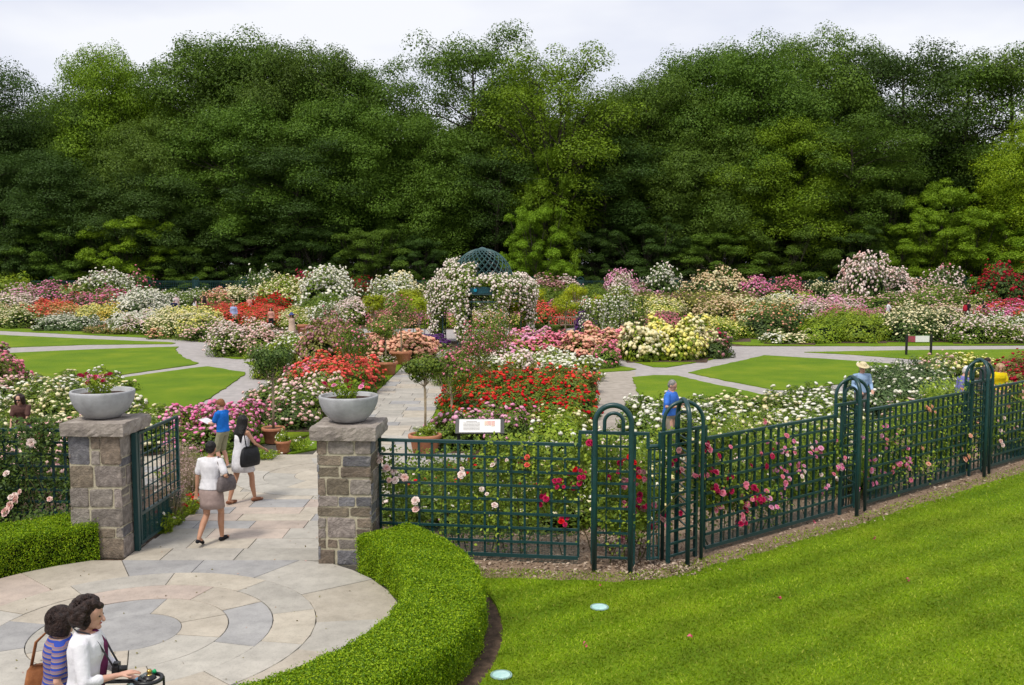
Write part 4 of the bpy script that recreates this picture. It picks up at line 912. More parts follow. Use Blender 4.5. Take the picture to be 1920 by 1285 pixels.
B([(1670, 612), (1740, 612), (1740, 598), (1670, 598)], 1.2, 2.0, ['salmon', 'dusky', 'pale'], 0, 'green rose with scattered pink flowers right of the man in white', L_olive)
B([(1740, 608), (1850, 608), (1850, 596), (1740, 596)], 1.1, 1.9, ['cream', 'pale'], 1, 'cream rose around the visitor with the red rucksack', L_olive)
B([(1850, 618), (2020, 620), (2020, 596), (1850, 594)], 1.3, 1.9, ['coral', 'deep', 'hot'], 2, 'crimson pink rose bank at the far right', L_rose)
B([(1715, 590), (1800, 590), (1800, 575), (1715, 575)], 2.4, 2.8, ['pale'], 0, 'leafy green shrub between the pink climber and the red one', L_rose)
B([(1745, 574), (1800, 574), (1800, 562), (1745, 562)], 3.9, 2.9, ['pinkwhite', 'pink'], 1, 'tall shrub with a few blush roses at its top on the right', L_dark)
B([(1840, 582), (1925, 582), (1925, 566), (1840, 566)], 3.9, 3.4, ['crimson', 'red'], 1, 'tall dark climbing rose with red flowers at the far right', L_dark)
B([(1925, 582), (2020, 582), (2020, 566), (1925, 566)], 3.4, 3.4, ['crimson'], 1, 'red climbing rose just beyond the right edge', L_dark)

B([(800, 618), (1000, 618), (1000, 606), (800, 606)], 1.1, 1.7, ['hot', 'salmon', 'pinkwhite'], 1, 'rose seen through the arches behind the gazebo', L_bright)
B([(690, 600), (1000, 600), (1000, 588), (690, 588)], 1.7, 2.4, ['cream', 'pinkwhite'], 0, 'green shrub rose filling the ground behind the gazebo', L_rose)
B([(800, 586), (1150, 586), (1150, 574), (800, 574)], 2.0, 2.8, [], None, 'plain green shrub between gazebo and far fence', L_rose, name='shrub', cat='shrub')
B([(1130, 590), (1420, 590), (1420, 578), (1130, 578)], 1.5, 2.5, ['dusky'], 0, 'dull green low shrub rose in the middle distance on the right', L_olive)
B([(1560, 592), (1850, 594), (1850, 582), (1560, 582)], 1.6, 2.5, ['pale'], 0, 'plain green shrub rose before the far right climbers', L_rose)
B([(240, 586), (420, 586), (420, 574), (240, 574)], 1.6, 2.5, ['white'], 0, 'green shrub rose between the visitors and the purple shrubs', L_rose)
# ------------------------------------------------------------------ clipped balls, standards, pots
def pot(name_lab, x, y, r, h, t=None, parent=None):
    P = [(.001, 0), (r*.68, 0), (r*.74, .02), (r*.90, h*.78), (r*1.0, h*.80), (r*1.02, h*.86), (r*1.02, h*.97), (r*.98, h), (r*.88, h), (r*.86, h*.9)]
    t = thing('terracotta_pot', name_lab, 'plant pot', (x, y, .02))
    obj('pot_body', MB().lathe(P, 24).mesh('pot_body', M_terra, True), t)
    obj('soil', MB().lathe([(.001, h*.915), (r*.87, h*.9)], 20).mesh('soil', _mats['pot_soil']), t)
    return t
def ball_pts(n, rs, c=(0, 0, 0), rad=1.0, nc=16, sp=.34, flat=.8):
    cc = sph(nc, rs)*rs.uniform(.45, .8, nc)[:, None]; k = rs.randint(0, nc, n); d = sph(n, rs)
    P = cc[k]+d*sp*rs.rand(n, 1)**.3; P[:, 2] *= flat; N = d+cc[k]*.6+np.array((0, 0, .5))
    return P*rad+np.array(c), N
def standard(x, y, hb, ht, cw, leaf, cols, cnt, label, z0=.02, ls=.06, dens=900, trunk=.022, seed=1, name='standard_rose', cat='standard rose', fsize=.075):
    """a small tree on a clear stem: crown from hb to ht, cw wide"""
    rs = np.random.RandomState(seed); t = thing(name, label, cat, (x, y, z0)); zc = (hb+ht)/2; ch = (ht-hb)/2
    obj('stem', MB().tube([(0, 0, 0), (.015, .01, hb*.5), (-.01, 0, zc)], [trunk*1.15, trunk, trunk*.8], 7).tube([(.03, -.02, 0), (.035, -.02, hb*.9)], trunk*.55, 5).mesh('stem', M_stem, True), t)
    mb = MB()
    for k in range(9):
        d = sph(1, rs, True)[0]; mb.tube([(0, 0, hb*.93), tuple(np.array((0, 0, hb))+d*np.array((cw*.22, cw*.22, ch*.5))), tuple(np.array((0, 0, zc))+d*np.array((cw*.42, cw*.42, ch*.6)))], [trunk*.5, trunk*.35, trunk*.2], 4)
    obj('branches', mb.mesh('branches', M_stem), t, kind='stuff')
    P, N = ball_pts(dens, rs, (0, 0, 0), 1.0, 18, .42, 1.0); P = P*np.array((cw*.5, cw*.5, ch))+np.array((0, 0, zc))
    V, Fc = leafquads(P, N, rs.uniform(.7, 1.4, dens)*ls, rs, .25, .55); obj('crown', mesh('crown', V, Fc, leaf), t, kind='stuff')
    if cnt:
        ii = rs.choice(dens, cnt*3); ii = ii[(P[ii, 2] > zc-ch*.35)][:cnt]
        V, Fc = puff((P[ii]-np.array((0, 0, zc)))*1.06+np.array((0, 0, zc)), N[ii], rs.uniform(.8, 1.25, len(ii))*fsize, rs); obj('blossoms', mesh('blossoms', V, Fc, FLW[cols]), t, kind='stuff')
    return t
def Gs(u, v): p = G(u, v); return float(p[0]), float(p[1])
x, y = Gs(513, 832); pot('terracotta pot at the plaza holding the dark green standard tree', x, y, .29, .40)
standard(x, y, 1.35, 2.25, 1.25, L_dark, None, 0, 'dark green standard tree in a pot left of the right gate pillar', .35, .065, 3200, .028, 3)
x, y = Gs(531, 851); pot('smaller terracotta pot just in front of the dark green standard tree', x, y, .19, .30)
bush(x, y, .36, .28, ['white'], 0, 'tuft of green leaves in the smaller pot', None, L_bright, 0, 'potted_plant', .26, cat='plant')
x, y = Gs(797, 850); pot('terracotta pot under the open dark standard tree behind the information panel', x, y, .40, .45)
standard(x, y, 1.30, 2.05, 1.0, L_rose, None, 0, 'open dark green standard tree right of the flagstone path', .4, .075, 2200, .026, 4)
bush(x, y, .55, .3, ['white'], 0, 'green leaves round the foot of the open standard tree', None, L_bright, 0, 'potted_plant', .4, cat='plant')
for (u, v, hb, ht, cw, leaf, c, cnt, lab, sd) in (
    (846, 800, .95, 2.25, 1.35, L_rose, 'pink', 90, 'pink flowered standard rose right behind the open dark standard tree', 5),
    (900, 752, 1.0, 2.8, 1.6, L_rose, 'pink', 150, 'tall pink standard rose in the middle of the right bed', 6),
    (935, 700, 1.0, 2.6, 1.6, L_rose, 'salmon', 120, 'salmon pink standard rose just before the gazebo', 7),
    (665, 740, 1.2, 2.5, 1.5, L_rose, 'pink', 80, 'pink flowered standard rose above the coral bed', 8),
    (723, 704, 1.2, 2.3, 1.45, L_rose, 'salmon', 90, 'standard rose in the terracotta tub beside the path', 9),
    (752, 684, 1.3, 2.7, 1.6, L_rose, 'pink', 110, 'standard rose in the tub by the salmon bed', 10),
    (612, 655, 1.0, 2.6, 2.2, L_rose, 'white', 300, 'white weeping standard rose on black stakes left of the pots', 11)):
    x, y = Gs(u, v); standard(x, y, hb, ht, cw, leaf, c, cnt, lab, .0 if u not in (723, 752) else .3, .065, 2900, .028, sd, fsize=.085 if u != 612 else .11)
x, y = Gs(723, 704); pot('terracotta tub beside the flagstone path, left edge, nearer one', x, y, .50, .55); bush(x, y, .8, .3, ['pinkwhite'], 1, 'low white flowers filling the nearer terracotta tub', None, L_rose, 0, 'potted_plant', .5, cat='plant')
x, y = Gs(752, 684); pot('terracotta tub beside the flagstone path, farther one by the salmon roses', x, y, .50, .60)
for (u, v, hb, ht, cw, lab, sd) in ((702, 640, 1.55, 2.75, 1.5, 'lime green ball on a stem in a pot, leftmost of the left group', 21), (769, 612, 1.6, 2.9, 2.0, 'lime green ball behind the others in the left group', 22),
                                    (786, 630, 1.2, 2.5, 1.8, 'lime green ball left of the gazebo, nearest it', 23), (955, 640, 1.3, 2.6, 1.6, 'lime green ball just right of the gazebo', 24),
                                    (1004, 610, 1.4, 2.7, 1.7, 'lime green ball behind the hot pink roses', 25), (1060, 625, 1.2, 2.5, 1.9, 'wide lime green ball above the garden bench', 26),
                                    (1078, 608, 1.7, 3.0, 1.8, 'lime green ball behind the wide one right of the gazebo', 27), (1127, 622, 1.0, 2.6, 1.9, 'lime green ball farthest right of the gazebo, beside the cream roses', 28)):
    x, y = Gs(u, v); standard(x, y, hb, ht, cw, L_lime, None, 0, lab, 0, .10, 2400, .05, sd, 'topiary_ball', 'topiary')
x, y = Gs(698, 640); pot('terracotta pot under the leftmost lime green ball', x, y, .42, .45)
x, y = Gs(1786, 628); pot('terracotta tub behind the white roses on the far right', x, y, .55, .75)
x, y = Gs(567, 628); pot('bright red orange pot beside the visitor in a pale dress', x, y, .33, .62)
x, y = Gs(1028, 618); pot('terracotta trough pot with purple flowers right of the gazebo', x, y, .5, .4); bush(x, y, .9, .4, ['purple'], 2, 'purple flowers in the trough pot right of the gazebo', None, L_dark, 1, 'potted_plant', .35, cat='plant')
x, y = Gs(1052, 664); pot('terracotta planter with purple trailing flowers in front of the low hedge', x, y, .6, .42); bush(x+.6, y-.1, 1.1, .45, ['purple', 'mauve'], 2, 'purple trailing flowers over the planter by the low hedge', None, L_dark, 1, 'potted_plant', .2, cat='plant')
B([(700, 652), (735, 652), (735, 646), (700, 646)], .6, .9, ['purple'], 2, 'low purple catmint left of the gazebo, behind the salmon bed', L_blue, name='catmint', cat='plant')
B([(795, 655), (830, 655), (830, 648), (795, 648)], .6, .9, ['purple'], 2, 'low purple catmint close to the left foot of the gazebo', L_blue, name='catmint', cat='plant')
B([(1090, 628), (1110, 628), (1110, 616), (1090, 616)], 1.0, .9, ['purple'], 2, 'purple catmint right of the garden bench', L_blue, name='catmint', cat='plant')
# low hedge on black railings right of the gazebo
def low_hedge():
    a, b = G(958, 640), G(1050, 640); L = b[0]-a[0]; rs = np.random.RandomState(8); n = 4200
    P = np.stack([rs.uniform(0, L, n), rs.uniform(-.3, .3, n), rs.uniform(.25, .95, n)], 1); N = sph(n, rs, True)+np.array((0, -.4, .3))
    V, Fc = leafquads(P, N, rs.uniform(.06, .13, n), rs)
    t = thing('low_hedge', 'low clipped hedge with black railings right of the gazebo', 'hedge', (a[0], a[1], 0))
    obj('foliage', mesh('foliage', V, Fc, L_rose), t, kind='stuff')
    for i in range(12): obj('railing', MB().box((i*L/11, -.36, .3), (.04, .03, .6)).mesh('railing', M_black), t)
low_hedge()
# tall white roses on obelisks
def obelisk_rose(u, v, w_, h_, cols, leaf, lab, seed, cnt=260):
    x, y = Gs(u, v); rs = np.random.RandomState(seed); t = thing('obelisk_rose', lab, 'climbing rose', (x, y, 0))
    for sx, sy in ((-1, -1), (1, -1), (1, 1), (-1, 1)): obj('stake', MB().tube([(sx*w_*.3, sy*w_*.3, 0), (sx*w_*.18, sy*w_*.18, h_*.95)], .03, 5).mesh('stake', M_black), t)
    n = 1900; z = rs.beta(1.3, 1.1, n)*h_; a = rs.uniform(0, 2*PI, n); r = (w_*.5*(1-.35*(z/h_-.6)**2)+.12*np.sin(a*3+z*4))*rs.rand(n)**.3
    P = np.stack([r*np.cos(a), r*np.sin(a), z+.05], 1); N = np.stack([np.cos(a), np.sin(a), rs.uniform(0, 1, n)], 1)+rs.normal(size=(n, 3))*.4
    V, Fc = leafquads(P, N, rs.uniform(.07, .14, n), rs); obj('foliage', mesh('foliage', V, Fc, leaf), t, kind='stuff')
    ii = np.where(r > w_*.3)[0]; ii = rs.choice(ii, cnt); V, Fc = puff(P[ii]+N[ii]*.04, N[ii], rs.uniform(.09, .15, cnt), rs); obj('blossoms', mesh('blossoms', V, Fc, FLW[cols]), t, kind='stuff')
obelisk_rose(1112, 646, 1.3, 2.4, 'white', L_rose, 'white climbing rose on an obelisk left of the salmon bed', 31)
obelisk_rose(1150, 634, 1.5, 2.5, 'white', L_rose, 'white climbing rose on an obelisk behind the salmon bed', 32)
obelisk_rose(1163, 628, 1.5, 3.0, 'white', L_bright, 'tall white climbing rose on an obelisk above the salmon bed', 33)
obelisk_rose(1195, 636, 1.3, 2.5, 'cream', L_rose, 'dark climbing rose on an obelisk left of the big yellow bed', 34, 70)
def stakes(u, v, lab):
    x, y = Gs(u, v); t = thing('plant_support', lab, 'plant support', (x, y, 0))
    for i in range(4): obj('stake', MB().tube([(i*.22-.33, 0, 0), (i*.22-.33, 0, 1.2)], .022, 5).mesh('stake', M_black), t)
    for z in (.45, .95): obj('crossbar', MB().box((0, 0, z), (.7, .03, .03)).mesh('crossbar', M_black), t)
stakes(786, 640, 'black metal plant support left of the gazebo opening'); stakes(620, 652, 'black metal plant support under the white weeping standard')
# benches
def bench(u, v, rz, lab, w_=2.0):
    x, y = Gs(u, v); M_w = mat('bench_teak', (.42, .30, .24), (.30, .21, .16), 8, .8)
    t = thing('park_bench', lab, 'bench', (x, y, 0), rz)
    for k in range(4): obj('seat_slat', MB().box((0, -.2+k*.13, .44), (w_, .10, .03)).mesh('seat_slat', M_w), t)
    for k in range(14): obj('back_slat', MB().box((-w_/2+.09+k*(w_-.18)/13, .26, .70), (.045, .02, .42)).mesh('back_slat', M_w), t)
    obj('top_rail', MB().box((0, .26, .94), (w_, .04, .07)).mesh('top_rail', M_w), t)
    for sx in (-1, 1):
        for yy, h in ((-.25, .62), (.26, .95)): obj('leg', MB().box((sx*w_/2, yy, h/2), (.06, .06, h)).mesh('leg', M_w), t)
        obj('armrest', MB().box((sx*w_/2, -.02, .64), (.07, .58, .04)).mesh('armrest', M_w), t)
bench(1058, 622, 0, 'weathered garden bench below the lime green balls right of the gazebo')
bench(1618, 603, 0, 'slatted wooden bench in front of the tall pink climbing rose', 2.6)

# ------------------------------------------------------------------ planting in the bowls, tufts, grasses
def wild(name, lab, x, y, z, r, h, leaf, fc, nf, seed, fs=.055, parent=None, n=700, cat='plant', ls=.055):
    rs = np.random.RandomState(seed); t = thing(name, lab, cat, (x, y, z)); a = rs.uniform(0, 2*PI, n); q = rs.rand(n); rad = r*np.sqrt(rs.rand(n))*(.35+.65*q)
    P = np.stack([rad*np.cos(a), rad*np.sin(a), q*h*(1-.35*(rad/r)**2)], 1); V, Fc = leafquads(P, sph(n, rs, True), rs.uniform(.6, 1.3, n)*ls, rs, .2, .45)
    obj('foliage', mesh('foliage', V, Fc, leaf), t, kind='stuff')
    mb = MB()
    for k in range(14):
        i = rs.randint(n); p = P[i]; mb.tube([(p[0]*.2, p[1]*.2, 0), (p[0]*.6, p[1]*.6, p[2]*.6), tuple(p)], .004, 4)
    obj('stems', mb.mesh('stems', mat('green_stem', (.10, .16, .03), rough=.7)), t, kind='stuff')
    for k in range(nf):
        i = rs.choice(np.where(q > .55)[0]); p = P[i]*np.array((1.12, 1.12, 1.12)); o = obj('bloom', ROSES[k % 3], t, tuple(p), rs.uniform(0, 6), fs*rs.uniform(.8, 1.3), m=FLW[fc[rs.randint(len(fc))]]); o.rotation_euler = (rs.uniform(-.8, .8), rs.uniform(-.8, .8), rs.uniform(0, 6))
    return t
wild('potted_flowers', 'feathery green plant with magenta flowers in the left bowl planter', -6.50, 15.03, 2.47, .36, .42, L_bright, ['hot', 'deep', 'deep'], 13, 41, .085)
wild('potted_flowers', 'feathery green plant with magenta flowers in the right bowl planter', -2.56, 14.66, 2.45, .34, .36, L_bright, ['hot', 'deep'], 9, 42, .075)
def grasses():
    rs = np.random.RandomState(51)
    for i, (u, v) in enumerate([(338, 955), (352, 925), (365, 900), (345, 895), (372, 935), (335, 985)]):
        x, y = Gs(u-14, v); n = 420; a = rs.uniform(0, 2*PI, n); h = rs.uniform(.35, .75, n); r0 = rs.uniform(0, .12, n); r1 = r0+h*rs.uniform(.1, .5, n)
        V = np.zeros((n, 3, 3)); c, s = np.cos(a), np.sin(a); V[:, 0] = np.stack([r0*c-s*.006, r0*s+c*.006, 0*a], 1); V[:, 1] = np.stack([r0*c+s*.006, r0*s-c*.006, 0*a], 1); V[:, 2] = np.stack([r1*c, r1*s, h], 1)
        t = thing('ornamental_grass', 'tan feathery grass clump in the bed between the open gate and the paving', 'grass plant', (x, y, 0), 0, 'feathery grass clumps beside the open gate')
        obj('blades', mesh('blades', V.reshape(-1, 3), np.arange(3*n).reshape(n, 3), L_grass), t, kind='stuff')
        P = V[:, 2]+rs.normal(size=(n, 3))*.02; v2, f2 = leafquads(P, sph(n, rs, True), .05, rs, .1, .3); obj('seed_heads', mesh('seed_heads', v2, f2, mat('seedheads', (.50, .36, .30), (.34, .22, .22), rough=.9, island=True)), t, kind='stuff')
    for i, (u, v, c) in enumerate([(345, 985, 'red'), (350, 950, 'lilac'), (372, 965, 'red'), (325, 1000, 'white'), (330, 905, 'lilac')]):
        x, y = Gs(u-16, v); wild('bedding_plant', ['small red flowered plant at the foot of the open gate leaf', 'lilac flowered plant among the grasses by the gate', 'small red flowered plant at the paving edge by the gate', 'small white flowered plant at the gate foot', 'lilac flowered plant at the back of the gate bed'][i], x, y, 0, .3, .35, L_bright, [c], 8, 60+i, .07)
    for i, (u, v) in enumerate([(440, 868), (475, 858), (500, 862), (560, 846), (552, 838), (410, 872), (365, 868)]):
        x, y = Gs(u, v); wild('ground_plant', ['low leafy plant left of the big terracotta pot', 'low leafy plant just before the big terracotta pot', 'low leafy plant beside the smaller terracotta pot', 'low leafy plant farthest right on the plaza edge', 'low leafy plant second from the right on the plaza edge', 'low leafy plant at the feet of the boy in blue', 'low leafy plant left of the boy in blue'][i], x, y, 0, .38, .22, L_bright, ['white'], 5, 70+i, .05)['group'] = 'low leafy plants spilling onto the plaza paving'
grasses()

# ------------------------------------------------------------------ clipped hedges
def hedge(label, a0, a1, r0, r1, h, seed, n):
    rs = np.random.RandomState(seed); t = thing('box_hedge', label, 'hedge', (TC[0], TC[1], 0)); rm, hw = (r0+r1)/2, (r1-r0)/2
    # solid heart, coloured near black as the shade behind the leaves
    V = []; Fc = []; K = 40; prof = [(-1, 0), (-1, .8), (-.86, .97), (0, 1.0), (.86, .97), (1, .8), (1, 0)]
    for i in range(K+1):
        a = math.radians(a0+(a1-a0)*i/K)
        for (q, z) in prof: rr_ = rm+q*(hw-.06); V.append((rr_*math.cos(a), rr_*math.sin(a), z*(h-.05)))
    m = len(prof)
    for i in range(K):
        for j in range(m-1): Fc.append((i*m+j, (i+1)*m+j, (i+1)*m+j+1, i*m+j+1))
    Fc += [tuple(range(m)), tuple(K*m+j for j in range(m))[::-1]]
    obj('shade_core', pmesh('shade_core', V, Fc, L_core), t)
    # leaves over top, sides, ends
    wts = np.array([2*hw*rm, h*r0, h*r1, 2*hw*h/math.radians(abs(a1-a0))*.9, 2*hw*h/math.radians(abs(a1-a0))*.9]); wts /= wts.sum(); k = rs.choice(5, n, p=wts)
    a = np.radians(rs.uniform(a0, a1, n)); q = rs.uniform(-1, 1, n); z = rs.rand(n)*h
    a = np.where(k == 3, np.radians(a0), np.where(k == 4, np.radians(a1), a)); dep = rs.exponential(.024, n)-(rs.rand(n) < .035)*rs.uniform(.02, .07, n); lump = .022*np.sin(a*23+q*3)+.018*np.sin(a*41+z*9)+.014*np.sin(a*67-q*11+z*17)
    q = np.where(k == 1, -1, np.where(k == 2, 1, q)); z = np.where(k == 0, h, z)
    edge_ = np.clip((np.abs(q)-.80)/.2, 0, 1); z = np.where(k == 0, z-edge_**2*.07, z)
    rr_ = rm+q*hw; rr_ = rr_+np.where(k == 1, dep+lump, np.where(k == 2, -dep+lump, 0)); rr_ = np.where((k == 1) & (z > h*.8), rr_+(z-h*.8)**2/(h*.2)**2*.05, rr_); rr_ = np.where((k == 2) & (z > h*.8), rr_-(z-h*.8)**2/(h*.2)**2*.05, rr_)
    z = np.where(k == 0, z-dep+lump*.8, z)
    da = np.where(k == 3, 1, np.where(k == 4, -1, 0))*(dep+lump)/rm*np.sign(a1-a0); a = a+da
    er = np.stack([np.cos(a), np.sin(a), 0*a], 1); et = np.stack([-np.sin(a), np.cos(a), 0*a], 1)*np.sign(a1-a0); up = np.array((0, 0, 1.))
    N = np.where((k == 0)[:, None], up, np.where((k == 1)[:, None], -er, np.where((k == 2)[:, None], er, np.where((k == 3)[:, None], -et, et))))+rs.normal(size=(n, 3))*.75
    P = np.stack([rr_*np.cos(a), rr_*np.sin(a), z], 1)
    V, Fc = leafquads(P, N, rs.uniform(.016, .031, n), rs, .3, .65)
    obj('foliage', mesh('foliage', V, Fc, L_box), t, kind='stuff')
hedge('bright green clipped box hedge curving round the terrace beside the right gate pillar', 44, -62, 3.38, 4.38, .56, 61, 250000)
hedge('dark green clipped box hedge at the left edge in front of the left gate pillar', 119, 196, 3.38, 4.42, .56, 62, 90000)

L_clim = leafm('climber_leaf', (.36, .47, .04), (.10, .19, .02))
# ------------------------------------------------------------------ climbers on the fence
def climber(p0, p1, label, cols, nbl, nleaf, seed, zr=(.35, 1.8), blobs=14, off=(.05, .35), fs=.105, leaf=None, name='climbing_rose', clus=True, tmix=None):
    rs = np.random.RandomState(seed); p0, p1 = np.array(p0, float), np.array(p1, float); d = p1-p0; L = np.linalg.norm(d); rz = math.atan2(d[1], d[0])
    t = thing(name, label, 'climbing rose', (p0[0], p0[1], 0), rz)
    c = np.stack([rs.uniform(0, L, blobs), rs.uniform(off[0], off[1], blobs), rs.uniform(zr[0], zr[1], blobs)], 1); s = np.stack([rs.uniform(.16, .42, blobs), rs.uniform(.06, .16, blobs), rs.uniform(.12, .32, blobs)], 1)
    k = rs.randint(0, blobs, nleaf); P = c[k]+rs.normal(size=(nleaf, 3))*s[k]*.8; P[:, 2] = np.clip(P[:, 2], .08, zr[1]+.22); P[:, 0] = np.clip(P[:, 0], -.15, L+.1)
    N = np.stack([rs.normal(size=nleaf)*.5, -np.abs(rs.normal(size=nleaf))*.8-.1, rs.uniform(0, 1.2, nleaf)], 1)
    V, Fc = leafquads(P, N, rs.uniform(.035, .080, nleaf), rs, .2, .6); obj('foliage', mesh('foliage', V, Fc, leaf or L_clim), t, kind='stuff')
    mb = MB()
    for i in range(max(5, int(L*3))):
        x = rs.uniform(0, L); top = rs.uniform(*zr); dx = rs.normal()*.5; mb.tube([(x, rs.uniform(.1, .3), 0), (x+dx*.3, .15, top*.45), (x+dx, .08, top)], [.011, .008, .005], 5)
    obj('canes', mb.mesh('canes', mat('cane', (.12, .12, .04), (.06, .05, .02), 9, .8)), t, kind='stuff')
    cc = None
    for i in range(int(nbl*1.7)):
        if not clus or cc is None or rs.rand() < .45: cc = c[rs.randint(blobs)]+rs.normal(size=3)*s[rs.randint(blobs)]*.8
        p = cc+rs.normal(size=3)*np.array((.06, .03, .05)); p[1] = rs.uniform(-.10, .06); p[2] = np.clip(p[2], .2, zr[1]+.2); p[0] = np.clip(p[0], 0, L)
        o = obj('bloom', ROSES[i % 3], t, tuple(p), 0, fs*.80*rs.uniform(.6, 1.2), m=FLW[cols[rs.randint(len(cols))]]); o.rotation_euler = (rs.uniform(.5, 1.5), rs.uniform(-.5, .5), rs.uniform(-.6, .6))
    return t
f0, f1, f3, f4, f5, f6 = F_[0], F_[1], F_[3], F_[4], F_[5], F_[6]
sg = lambda a, b, s: a*(1-s)+b*s
climber(sg(f0, f1, .0), sg(f0, f1, .36), 'climbing rose with pale pink blooms on the trellis next to the right gate pillar', ['pale', 'pinkwhite'], 9, 1900, 81, (.35, 1.45), 9, fs=.14)
climber(sg(f0, f1, .30), sg(f0, f1, .64), 'leafy climbing rose with few pale buds in the middle of the first fence panel', ['pinkwhite', 'coral'], 5, 3600, 82, (.45, 1.72), 13, fs=.11)
climber(sg(f0, f1, .60), sg(f0, f1, 1.12), 'climbing rose with crimson blooms left of the first double hoop', ['deep', 'red', 'deep'], 22, 4800, 83, (.45, 1.7), 17)
climber(sg(f1, f3, .15), sg(f1, f3, .95), 'climbing rose with dark red and pink blooms at the curved fence corner', ['deep', 'pink', 'deep', 'dusky'], 34, 3600, 84, (.5, 1.75), 12, off=(.15, .5), fs=.10)
climber(sg(f3, f4, .05), sg(f3, f4, .48), 'crimson climbing rose on the long fence panel right of the corner pier', ['deep', 'deep', 'pink'], 46, 5600, 85, (.55, 1.85), 18, fs=.12)
climber(sg(f3, f4, .45), sg(f3, f4, .97), 'pink climbing rose low on the right half of the long fence panel', ['hot', 'lilac', 'pink', 'pinkwhite'], 52, 5200, 86, (.35, 1.45), 18, fs=.10)
climber(sg(f4, f5, .04), sg(f4, f5, .42), 'pink climbing rose right of the second crossed pier', ['hot', 'lilac', 'pink'], 40, 3600, 87, (.5, 1.3), 12, fs=.10)
climber(sg(f4, f5, .45), sg(f4, f5, .98), 'dense leafy climber with a few peach roses left of the yellow shirt', ['peach', 'salmon'], 12, 9000, 88, (.5, 1.95), 22, fs=.13)
climber(sg(f5, f6, .1), sg(f5, f6, .9), 'sparse climbing rose with pale blooms on the last fence panel', ['pale', 'pinkwhite', 'peach'], 20, 5200, 89, (.5, 1.6), 14)
climber((-11.2, 15.5), (-6.9, 15.15), 'dense climbing rose with large blush blooms covering the left fence panel', ['pale', 'pinkwhite', 'pale', 'peach'], 34, 17000, 90, (.3, 1.85), 34, off=(-.05, .35), fs=.17, leaf=L_dark)

